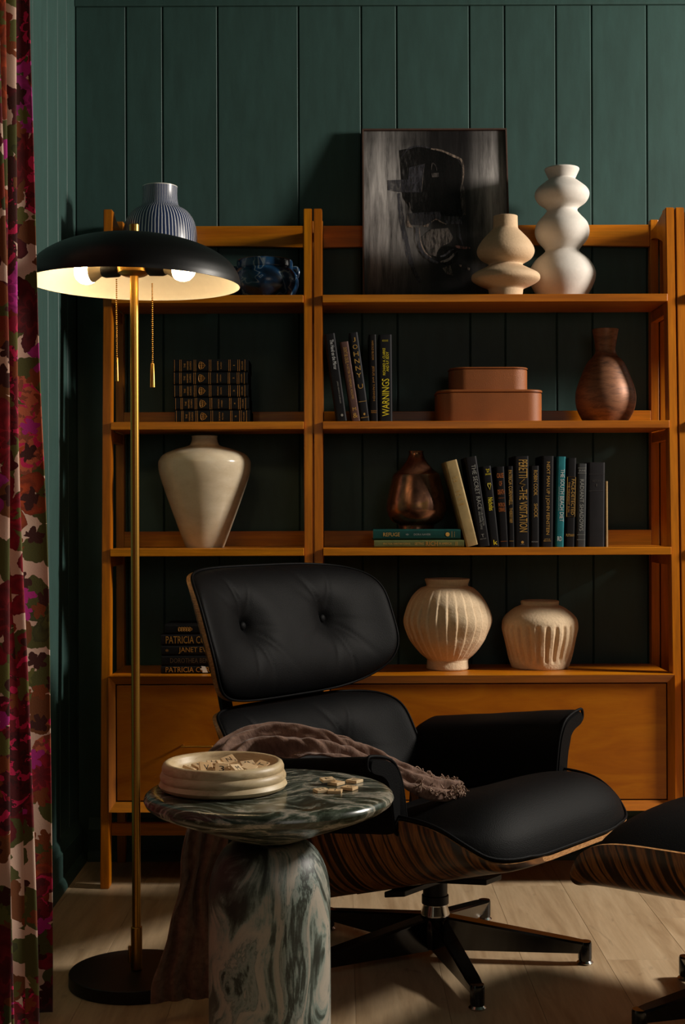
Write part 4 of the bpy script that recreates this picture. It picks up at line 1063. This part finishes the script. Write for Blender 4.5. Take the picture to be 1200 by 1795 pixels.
# ------------------------------------------------------------------ lounge chair
TH = math.atan2(0.785, 0.62)
def rrmap(a, b, k):
    """square -1..1 onto a superellipse of exponent k"""
    e = max(abs(a), abs(b))
    if e < 1e-9: return 0.0, 0.0
    a_, b_ = abs(a)/e, abs(b)/e
    q = (a_**k+b_**k)**(-1.0/k)
    return a*q, b*q
def shell_and_cushion(t, w, hgt, origin, tilt, bow, thick, buttons, names, k=4.2, edge_over=0.003):
    """upright padded shell. local: x lateral, -y forward, z up. origin = centre of the shell's front face"""
    ox, oy, oz = origin
    ct, st = math.cos(tilt), math.sin(tilt)
    def place(u, v, off):            # off = distance in front of the shell
        f = bow*min(1.3, abs(u)/w)**4.2
        y = -(f+off)
        return Vector((ox+u, oy + y*ct + v*st, oz + v*ct - y*st*0.0 + (-(f+off))*(-st)*1.0*0.6))
    n, m = 40, 28
    # shell
    bm = bmesh.new(); A = {}; B = {}
    for i in range(n+1):
        for j in range(m+1):
            a, b = -1+2*i/n, -1+2*j/m
            p, q = rrmap(a, b, k)
            A[i, j] = bm.verts.new(place(p*(w+edge_over), q*(hgt+edge_over*0.6), 0.0)); B[i, j] = bm.verts.new(place(p*(w+edge_over), q*(hgt+edge_over*0.6), -0.0145))
    for i in range(n):
        for j in range(m):
            bm.faces.new((A[i, j], A[i+1, j], A[i+1, j+1], A[i, j+1])); bm.faces.new((B[i, j], B[i, j+1], B[i+1, j+1], B[i+1, j]))
    rim = [(i, 0) for i in range(n)] + [(n, j) for j in range(m)] + [(i, m) for i in range(n, 0, -1)] + [(0, j) for j in range(m, 0, -1)]
    for e, g in zip(rim, rim[1:]+rim[:1]): bm.faces.new((A[e], A[g], B[g], B[e])).material_index = 1
    link_mesh(names[0], bm, [M['walnutz'], M['ply']], t, 50, 'curved striped walnut plywood shell')
    # cushion
    n, m = 96, 64
    bm = bmesh.new(); A = {}; B = {}
    def puff(p, q, a, b):
        e = max(abs(a), abs(b))
        h = thick*(1-e**5)**0.5*0.80 + thick*0.20*(1-e*e)
        x, z = p*w, q*hgt
        for k_, (bx, bz) in enumerate(buttons):
            dx, dz = x-bx, z-bz; d = math.hypot(dx, dz); ang = math.atan2(dz, dx)
            h -= thick*0.40*math.exp(-(d/0.055)**2) + thick*0.22*math.exp(-(d/0.016)**2)
            for a0, amp, ln in ((1.95+0.2*k_, 1.0, 0.12), (2.5, 0.45, 0.09), (1.3, 0.55, 0.10), (-0.75, 0.8, 0.11), (-1.25, 0.75, 0.13), (-1.7, 0.55, 0.12), (-0.2, 0.35, 0.08), (3.6, 0.3, 0.07)):
                da = (ang-a0+PI) % (2*PI)-PI
                h -= 0.0075*amp*math.exp(-(da*d/0.0085)**2)*math.exp(-((d-0.045)/ln*1.3)**2)*(1 if abs(da) < 1.2 else 0)
        h += 0.0012*noise.noise((x*16, z*16, 3.3))
        return max(h, 0.002*(1-e)+0.0005)
    for i in range(n+1):
        for j in range(m+1):
            a, b = math.sin((-1+2*i/n)*PI/2)*0.35+(-1+2*i/n)*0.65, math.sin((-1+2*j/m)*PI/2)*0.35+(-1+2*j/m)*0.65
            p, q = rrmap(a, b, k)
            A[i, j] = bm.verts.new(place(p*w, q*hgt, 0.001+puff(p, q, a, b)))
    rim = [(i, 0) for i in range(n)] + [(n, j) for j in range(m)] + [(i, m) for i in range(n, 0, -1)] + [(0, j) for j in range(m, 0, -1)]
    for i in range(n):
        for j in range(m): bm.faces.new((A[i, j], A[i+1, j], A[i+1, j+1], A[i, j+1]))
    back = [bm.verts.new(A[e].co + Vector((0, 0.0, 0))) for e in rim]
    for q_, e in enumerate(rim):
        a, b = -1+2*e[0]/n, -1+2*e[1]/m
        p, q = rrmap(a, b, k); back[q_].co = place(p*w*0.99, q*hgt*0.99, 0.0006)
    for q_ in range(len(rim)):
        e, g = rim[q_], rim[(q_+1) % len(rim)]
        bm.faces.new((A[e], A[g], back[(q_+1) % len(rim)], back[q_]))
    bm.faces.new(back)
    bmesh.ops.triangulate(bm, faces=[f for f in bm.faces if len(f.verts) > 4])
    cu = link_mesh(names[1], bm, M['leather'], t, 80, 'tufted black leather cushion')
    bm = bmesh.new(); path = []
    for q_, e in enumerate(rim):
        if q_ % 2: continue
        a, b = -1+2*e[0]/n, -1+2*e[1]/m; p, q = rrmap(a, b, k); path.append(place(p*(w+0.002), q*(hgt+0.002), 0.006))
    tube(bm, path, 0.0034, 8, closed=True); link_mesh('piping', bm, M['leather'], cu, 80)
    for bx, bz in buttons:
        c = place(bx, bz, thick*0.44)
        bm = bmesh.new(); bmesh.ops.create_uvsphere(bm, u_segments=20, v_segments=12, radius=0.0115)
        for v in bm.verts: v.co.y *= 0.62
        bmesh.ops.translate(bm, verts=bm.verts, vec=c); link_mesh('button', bm, M['leather'], cu, 80)
def star_base(t, feet_dirs, Rf, hub_top, hub_z, leg_hub=(0.108, 0.026), tip=(0.054, 0.026)):
    bm = bmesh.new(); lathe(bm, [(0, 0.030), (0.036, 0.030), (0.040, 0.060), (0.040, hub_z-0.008), (0.034, hub_z), (0, hub_z)], 32); link_mesh('base_hub', bm, M['black_gloss'], t, 40)
    bm = bmesh.new(); lathe(bm, [(0, hub_z), (0.036, hub_z), (0.036, hub_z+0.004), (0.030, hub_z+0.024), (0.030, hub_z+0.028), (0, hub_z+0.028)], 32); link_mesh('chrome_collar', bm, M['chrome'], t, 40, 'bright chrome collar')
    bm = bmesh.new(); lathe(bm, [(0, hub_z+0.028), (0.033, hub_z+0.028), (0.033, hub_z+0.048), (0.030, hub_z+0.050), (0.030, hub_top), (0, hub_top)], 32); link_mesh('column', bm, M['black_plate'], t, 40)
    for ang in feet_dirs:
        bm = bmesh.new(); rings = []
        for f_ in (0.0, 0.15, 0.5, 0.9, 1.0):
            r = 0.028+(Rf-0.028)*f_
            zt = leg_hub[0]+(tip[0]-leg_hub[0])*f_; zb = leg_hub[1]+(tip[1]-leg_hub[1])*f_
            wt = 0.021-0.003*f_; wb = 0.015-0.007*f_
            if f_ == 1.0: wt *= 0.85
            rings.append([bm.verts.new((r, y, z)) for y, z in ((-wb, zb), (wb, zb), (wt*0.9, zt-0.010), (wt, zt-0.005), (wt-0.003, zt), (-wt+0.003, zt), (-wt, zt-0.005), (-wt*0.9, zt-0.010))])
        for A, B in zip(rings, rings[1:]):
            for k in range(8): bm.faces.new((A[k], A[(k+1) % 8], B[(k+1) % 8], B[k]))
        bm.faces.new(rings[0][::-1]); bm.faces.new(rings[-1])
        bmesh.ops.rotate(bm, verts=bm.verts, cent=(0, 0, 0), matrix=Matrix.Rotation(ang, 3, 'Z'))
        lg = link_mesh('leg', bm, M['black_gloss'], t, 40)
        c = (Rf*math.cos(ang), Rf*math.sin(ang))
        bm = bmesh.new(); lathe(bm, [(0, 0.009), (0.0155, 0.009), (0.0165, 0.014), (0.0165, 0.050), (0.015, 0.0545), (0, 0.0545)], 24, c); link_mesh('foot', bm, M['black_gloss'], lg, 40)
        bm = bmesh.new(); lathe(bm, [(0, 0.0), (0.018, 0.0), (0.020, 0.004), (0.014, 0.010), (0, 0.010)], 24, c); link_mesh('glide', bm, M['chrome'], lg, 40, 'chrome glide')
def dish_shell(t, name, Fs, base, edge, halfw, flat, mat, endround=None, label=None):
    """bent ply dish: Fs = stations along forward axis, base(F)->z, edge(F)->side height, halfw(F)"""
    bm = bmesh.new(); A = []; B = []
    m = 28
    for Fv in Fs:
        ra = []; rb = []
        W_ = halfw(Fv); e = edge(Fv); fl = min(flat, W_*0.75)
        for j in range(-m, m+1):
            u = abs(j)/m; s = 1 if j >= 0 else -1
            if u < 0.45: L = fl*u/0.45; z = 0; nx, nz = 0, 1
            else:
                ph = (u-0.45)/0.55*PI/2
                L = fl+(W_-fl)*math.sin(ph); z = e*(1-math.cos(ph))
                tx, tz = (W_-fl)*math.cos(ph)+1e-5, e*math.sin(ph); q = math.hypot(tx, tz); nx, nz = -tz/q, tx/q
            ra.append(bm.verts.new((s*L, -Fv, base(Fv)+z))); rb.append(bm.verts.new((s*(L-nx*0.011), -Fv, base(Fv)+z-nz*0.011)))
        A.append(ra); B.append(rb)
    n = len(Fs); K = 2*m+1
    for i in range(n-1):
        for j in range(K-1):
            bm.faces.new((A[i][j], A[i+1][j], A[i+1][j+1], A[i][j+1])); bm.faces.new((B[i][j], B[i][j+1], B[i+1][j+1], B[i+1][j]))
        for j in (0, K-1): bm.faces.new((A[i][j], A[i+1][j], B[i+1][j], B[i][j])).material_index = 1
    for i in (0, n-1):
        for j in range(K-1): bm.faces.new((A[i][j], A[i][j+1], B[i][j+1], B[i][j])).material_index = 1
    return link_mesh(name, bm, [mat, M['ply']], t, 50, label)
def pad(t, name, Fa, Fb, base, top, halfw, side, n=72, m=48, label=None, k=4.6, drop=None):
    """cushion lying in a dish. base(F, L) lower face, top(F, L) upper face"""
    bm = bmesh.new(); A = {}; B = {}
    for i in range(n+1):
        for j in range(m+1):
            a, b = -1+2*i/n, -1+2*j/m
            p, q = rrmap(a, b, k)
            Fv = (Fa+Fb)/2+(Fb-Fa)/2*p; L = halfw*q
            e = max(abs(a), abs(b))
            zb = base(Fv, L); zt = top(Fv, L)
            h = (zt-zb)*((1-e**4.5)**0.5)
            A[i, j] = bm.verts.new((L, -Fv, zb+max(h, 0.001)+0.0012*noise.noise((Fv*14, L*14, 1.7))*(1-e))); B[i, j] = bm.verts.new((L, -Fv, zb))
    for i in range(n):
        for j in range(m):
            bm.faces.new((A[i, j], A[i+1, j], A[i+1, j+1], A[i, j+1])); bm.faces.new((B[i, j], B[i, j+1], B[i+1, j+1], B[i+1, j]))
    rim = [(i, 0) for i in range(n)] + [(n, j) for j in range(m)] + [(i, m) for i in range(n, 0, -1)] + [(0, j) for j in range(m, 0, -1)]
    for e, g in zip(rim, rim[1:]+rim[:1]): bm.faces.new((A[e], A[g], B[g], B[e]))
    o = link_mesh(name, bm, M['leather'], t, 80, label)
    bm = bmesh.new(); path = []
    for q_, e in enumerate(rim):
        if q_ % 2: continue
        a, b = -1+2*e[0]/n, -1+2*e[1]/m; p, q = rrmap(a, b, k); Fv = (Fa+Fb)/2+(Fb-Fa)/2*p*1.004; L = halfw*q*1.004
        path.append((L, -Fv, base(Fv, L)+0.006))
    tube(bm, path, 0.0036, 8, closed=True); link_mesh('piping', bm, M['leather'], o, 80)
    return o
def lerp(xs, ys, x):
    if x <= xs[0]: return ys[0]
    for a, b, c, d in zip(xs, xs[1:], ys, ys[1:]):
        if x <= b:
            u = (x-a)/(b-a); u = u*u*(3-2*u)*0.5+u*0.5
            return c+(d-c)*u
    return ys[-1]

def lerp2(tab, x):
    if x <= tab[0][0]: return tab[0][1]
    for (a, c), (b, d) in zip(tab, tab[1:]):
        if x <= b: return c+(d-c)*((x-a)/(b-a) if b > a else 0)
    return tab[-1][1]
def lounge_chair():
    t = thing('lounge_chair', 'black leather lounge armchair with striped walnut shells, throw over its arm', 'armchair', (0.224, 3.49, 0), (0, 0, TH))
    # legs: three feet measured on the floor, the others by the five-fold symmetry
    a0 = math.atan2(3.446-3.49, 0.583-0.224) - TH
    star_base(t, [a0 + 2*PI*k/5 for k in range(5)], 0.362, 0.200, 0.108)
    # seat plate under the shell
    bm = bmesh.new()
    def plate(L0, L1, F0, F1, z0f, thick):
        vs = []
        for dz in (0, thick):
            for L, Fv in ((L0, F0), (L1, F0), (L1, F1), (L0, F1)): vs.append(bm.verts.new((L, -Fv, z0f(Fv)+dz)))
        for q in ((0,3,2,1),(4,5,6,7),(0,1,5,4),(1,2,6,5),(2,3,7,6),(3,0,4,7)): bm.faces.new([vs[i] for i in q])
    plate(-0.035, 0.035, -0.17, 0.17, lambda f: 0.1925+0.12*f, 0.014)
    plate(-0.17, 0.17, -0.03, 0.03, lambda f: 0.186+0.2*f, 0.014)
    for L in (-0.12, 0.12): plate(L-0.016, L+0.016, -0.14, 0.19, lambda f: 0.2015+0.28*f, 0.010)
    bmesh.ops.bevel(bm, geom=bm.edges[:], offset=0.002, segments=1, affect='EDGES')
    link_mesh('seat_bracket', bm, M['black_plate'], t, 30)
    base = lambda f: 0.224+0.28*f
    ETAB = crv([(-0.30, 0.22), (-0.2, 0.22), (0.0, 0.185), (0.10, 0.168), (0.19, 0.142), (0.255, 0.112), (0.31, 0.068), (0.352, 0.028), (0.385, 0.008), (0.40, 0.004)], 120)
    edge = lambda f: lerp2(ETAB, f)
    def halfw(f):
        if f < 0.056: return 0.354-0.04*max(0, (-0.2-f)/0.1)**2
        return 0.354*max(0.02, 1-((f-0.056)/0.3425)**4.6)**(1/4.6)
    Fs = [-0.30+0.6972*math.sin(PI/2*i/70) for i in range(71)]
    dish_shell(t, 'seat_shell', Fs, base, edge, halfw, 0.21, M['walnut'], None, 'striped walnut plywood seat shell')
    def dz(f, L):
        f = min(f, 0.394); W_ = halfw(f); fl = min(0.21, W_*0.75); u = abs(L)
        if u <= fl: return base(f)
        s = min(1, (u-fl)/(W_-fl)); return base(f)+edge(f)*(1-math.sqrt(max(0, 1-s*s)))
    seatb = lambda f, L: dz(f, L*0.98)+0.003
    seatt = lambda f, L: 0.402+0.24*f+ (0.012*math.exp(-((f-0.25)/0.12)**2)) - 0.006*(L/0.3)**2 - (0 if f < 0.28 else (f-0.28)**2*2.5) - 0.02*math.exp(-((f+0.05)/0.12)**2)*math.exp(-(L/0.16)**2) 
    pad(t, 'seat_cushion', -0.285, 0.398, seatb, lambda f, L: max(seatt(f, L), seatb(f, L)+0.035), 0.362, None, label='thick black leather seat cushion')
    # back, lower
    shell_and_cushion(t, 0.365, 0.160, (-0.005, 0.425, 0.452), R(27), 0.115, 0.072, [(-0.155, -0.005), (0.155, -0.005)], ('back_shell', 'back_cushion'))
    # headrest
    shell_and_cushion(t, 0.376, 0.179, (-0.006, 0.516, 0.782), R(20), 0.115, 0.078, [(-0.158, 0.014), (0.166, 0.014)], ('headrest_shell', 'headrest_cushion'), k=3.9)
    # spine brackets between the shells
    for L in (-0.186, 0.186):
        bm = bmesh.new()
        pts = crv([(0.42, 0.40), (0.475, 0.49), (0.512, 0.58), (0.528, 0.64), (0.56, 0.74), (0.59, 0.84)], 24)
        A = []
        for y, z in pts: A.append([bm.verts.new((L+dx, y+dy, z)) for dx, dy in ((-0.019, 0), (0.019, 0), (0.019, 0.012), (-0.019, 0.012))])
        for a, b in zip(A, A[1:]):
            for k in range(4): bm.faces.new((a[k], a[(k+1) % 4], b[(k+1) % 4], b[k]))
        bm.faces.new(A[0][::-1]); bm.faces.new(A[-1])
        link_mesh('back_bracket', bm, M['black_plate'], t, 40)
    # arm pads
    sec = crv([(0.325, 0.395), (0.332, 0.44), (0.346, 0.505), (0.372, 0.548), (0.41, 0.566), (0.455, 0.574), (0.468, 0.570), (0.470, 0.552), (0.458, 0.541), (0.42, 0.528), (0.396, 0.502), (0.382, 0.45), (0.372, 0.40), (0.35, 0.385)], 40)
    for s in (-1, 1):
        bm = bmesh.new(); rings = []; N = 34
        for i in range(N+1):
            u = i/N; Fv = 0.155-0.515*u
            k = 1.0
            if u > 0.91: k = math.sqrt(max(0.0, 1-((u-0.91)/0.09)**2))*0.62+0.38
            inset = 0.0
            if u < 0.05: inset = (1-u/0.05)**2*0.007
            cx, cz = 0.375, 0.47
            ring = []
            for L, z in sec:
                zz = 0.385+(z-0.385)*k
                LL = L-(0.03*(1-k) if L > 0.38 else 0)
                if inset: 
                    d = Vector((LL-0.39, zz-0.49)); d *= (1-inset/0.06); LL, zz = 0.39+d.x, 0.49+d.y
                ring.append(bm.verts.new((s*LL, -Fv, zz + (Fv-0.155)*0.125 + 0.0015*noise.noise((Fv*12, z*12, s)))))
            rings.append(ring)
        n = len(sec)
        for A, B in zip(rings, rings[1:]):
            for k in range(n): bm.faces.new((A[k], A[(k+1) % n], B[(k+1) % n], B[k]))
        bm.faces.new(rings[0]); bm.faces.new(rings[-1][::-1])
        bmesh.ops.triangulate(bm, faces=[f for f in bm.faces if len(f.verts) > 4])
        ar = link_mesh('arm_pad', bm, M['leather'], t, 50)
        bm = bmesh.new(); tube(bm, [(s*L, -0.150, z-0.0008) for L, z in sec], 0.0038, 8, closed=True); link_mesh('piping', bm, M['leather'], ar, 80)
    return t
lounge_chair()

def ottoman():
    t = thing('ottoman', 'matching black leather ottoman with striped walnut shell, cut off at the photo\'s right edge', 'ottoman', (0.885, 3.06, 0), (0, 0, TH))
    a0 = math.atan2(2.975-3.06, 0.609-0.876) - TH
    star_base(t, [a0+PI/2*k for k in range(4)], 0.281, 0.270, 0.108)
    bm = bmesh.new(); box(bm, -0.15, 0.15, -0.03, 0.03, 0.268, 0.2935, 0.002); box(bm, -0.03, 0.03, -0.15, 0.15, 0.270, 0.2935, 0.002); link_mesh('seat_bracket', bm, M['black_plate'], t)
    base = lambda f: 0.305
    hl = 0.275
    edge = lambda f: 0.115*math.sqrt(max(0.02, 1-abs(f/(hl+0.004))**5))
    halfw = lambda f: 0.325 - 0.02*abs(f/hl)**4
    Fs = [-hl*math.cos(PI*i/40) for i in range(41)]
    dish_shell(t, 'seat_shell', Fs, base, edge, halfw, 0.20, M['walnut'], None, 'striped walnut plywood shell')
    def dz(f, L):
        f = max(-hl, min(hl, f)); W_ = halfw(f); u = abs(L)
        if u <= 0.20: return base(f)
        s = min(1, (u-0.20)/(W_-0.20)); return base(f)+edge(f)*(1-math.sqrt(max(0, 1-s*s)))
    pad(t, 'seat_cushion', -hl-0.012, hl+0.012, lambda f, L: dz(f, L*0.985)+0.003, lambda f, L: 0.462-0.03*(L/0.3)**2, 0.318, None, label='thick black leather cushion', k=6.0)
ottoman()

# ------------------------------------------------------------------ throw
def throw():
    t = thing('throw_blanket', 'crumpled brown muslin throw with pale fringe, draped over the armchair to the floor', 'blanket', (-0.36, 3.11, 0))
    O = Vector((-0.36, 3.11, 0))
    pts = [  # centre x, y, z, half-width vector
        (-0.350, 3.085, 0.036, 0.062, 0.010, 0.0), (-0.338, 3.10, 0.15, 0.052, 0.012, 0.0), (-0.318, 3.13, 0.30, 0.045, 0.014, 0.0), (-0.295, 3.17, 0.43, 0.045, 0.016, 0.0),
        (-0.272, 3.225, 0.515, 0.052, 0.0, -0.01), (-0.225, 3.275, 0.556, 0.048, -0.030, -0.026), (-0.150, 3.285, 0.572, 0.03, -0.055, -0.034), (-0.070, 3.275, 0.568, 0.015, -0.058, -0.028),
        (0.000, 3.265, 0.548, 0.0, -0.048, -0.020), (0.065, 3.262, 0.520, 0.0, -0.040, -0.018), (0.125, 3.255, 0.492, 0.0, -0.048, -0.016), (0.190, 3.250, 0.468, 0.0, -0.052, -0.012), (0.262, 3.262, 0.452, 0.0, -0.05, -0.006)]
    N, Mm = 170, 46
    S = crv(pts, N)
    bm = bmesh.new(); uvl = bm.loops.layers.uv.new('UVMap'); grid = []
    arc = 0.0; prev = None
    for i, q in enumerate(S):
        c = Vector(q[:3]); w = Vector(q[3:])
        tn = (Vector(S[min(i+1, N-1)][:3]) - Vector(S[max(i-1, 0)][:3])).normalized()
        nr = tn.cross(w).normalized()
        if nr.z < 0 and i > 60: nr = -nr
        if prev is not None: arc += (c-prev).length
        prev = c
        row = []
        for j in range(Mm):
            v = -1+2*j/(Mm-1)
            ph = v*8.5 + 1.4*math.sin(arc*7) + 0.8*math.sin(arc*23+v*2)
            a = 0.0085*math.sin(ph) + 0.010*noise.noise((arc*9, v*2.3, 0.4)) + 0.006*noise.noise((arc*34, v*7, 5.1))
            a += 0.014*(1-v*v)
            edge = 0.010*noise.noise((arc*11, v, 9.0))
            p = c + w*(v*(1+0.12*math.sin(arc*16+1.0))) + nr*a + w.normalized()*edge
            p.z = max(p.z, 0.034)
            row.append((bm.verts.new(p-O), (arc, v*0.14)))
        grid.append(row)
    for i in range(N-1):
        for j in range(Mm-1):
            f = bm.faces.new((grid[i][j][0], grid[i+1][j][0], grid[i+1][j+1][0], grid[i][j+1][0]))
            for lp, uv in zip(f.loops, (grid[i][j][1], grid[i+1][j][1], grid[i+1][j+1][1], grid[i][j+1][1])): lp[uvl].uv = uv
    o = link_mesh('cloth', bm, M['throw'], t, 180)
    md = o.modifiers.new('thickness', 'SOLIDIFY'); md.thickness = 0.003; md.offset = 0
    # frayed ends
    bm = bmesh.new()
    rnd = random.Random(3)
    for k in range(120):
        row = rnd.choice((N-1, N-2, N-5, N-9, N-14, N-20))
        q = S[row]; c = Vector(q[:3]); w = Vector(q[3:]); v = rnd.uniform(-1, 1)
        p = c + w*v + Vector((0, 0, 0.008+0.012*rnd.random()))
        d = Vector((rnd.uniform(0.3, 1.0), rnd.uniform(-0.8, 0.2), rnd.uniform(-0.5, 0.2))).normalized()
        path = []; L = rnd.uniform(0.010, 0.020); cu = rnd.uniform(5, 9); cr_ = rnd.uniform(0.0035, 0.006)
        for s in range(11):
            u = s/10
            q2 = p + d*(L*u) + Vector((cr_*math.sin(cu*u+k), cr_*math.cos(cu*u*1.1+k), cr_*math.sin(cu*u*1.3+k*2)-0.006*u))
            q2.z = max(q2.z, 0.4475)
            path.append(q2-O)
        tube(bm, path, 0.0013, 4)
    # the short frayed edge folded back in the middle of the drape
    for k in range(60):
        u0 = rnd.uniform(0.0, 1.0); q = S[int(100+24*u0)]; c = Vector(q[:3]); w = Vector(q[3:])
        p = c + w*1.02 + Vector((0, -0.002, -0.002))
        path = [p + Vector((0.004*math.sin(s+k)+0.006*s/5, -0.004*s/5, -0.010*s/5+0.002*math.cos(k+s*1.5))) - O for s in range(6)]
        tube(bm, path, 0.0010, 4)
    f = link_mesh('fringe', bm, M['fringe'], t, 80, 'pale frayed fringe'); f['kind'] = 'stuff'
throw()

# ------------------------------------------------------------------ curtain
def curtain():
    bm = bmesh.new(); uvl = bm.loops.layers.uv.new('UVMap')
    ns, nz = 340, 60
    plan = []
    for i in range(ns+1):
        s = i/ns
        y = 3.085-0.95*s
        ph = 2*PI*(s*8.2)
        A = 0.050*(0.75+0.25*math.sin(s*19+1))
        plan.append((A*0.95*(math.cos(ph)+0.22*math.cos(2*ph+0.6)), y + 0.024*math.sin(ph+0.5), ph))
    grid = []
    arcs = [0]
    for a, b in zip(plan, plan[1:]): arcs.append(arcs[-1]+math.hypot(a[0]-b[0], a[1]-b[1]))
    for k in range(nz+1):
        z = 0.006+2.66*k/nz; row = []
        h = k/nz
        for i, (dx, y, ph) in enumerate(plan):
            s = i/ns
            amp = 1.15-0.45*h
            x = -0.699 - 0.016*h + dx*amp + 0.010*math.sin(z*1.9+s*14)*(1-0.5*h) + 0.006*noise.noise((s*20, z*1.5, 0))
            yy = y + 0.012*math.sin(z*2.3+s*9+1)
            row.append((bm.verts.new((x, yy, z)), (arcs[i]*1.0, z)))
        grid.append(row)
    for k in range(nz):
        for i in range(ns):
            f = bm.faces.new((grid[k][i][0], grid[k][i+1][0], grid[k+1][i+1][0], grid[k+1][i][0]))
            for lp, uv in zip(f.loops, (grid[k][i][1], grid[k][i+1][1], grid[k+1][i+1][1], grid[k+1][i][1])): lp[uvl].uv = uv
    o = link_mesh('curtain', bm, M['floral'], None, 180)
    md = o.modifiers.new('thickness', 'SOLIDIFY'); md.thickness = 0.003; md.offset = 0
    o['label'] = 'long floral velvet curtain in reds, olive and cream at the photo\'s left edge'; o['category'] = 'curtain'
curtain()
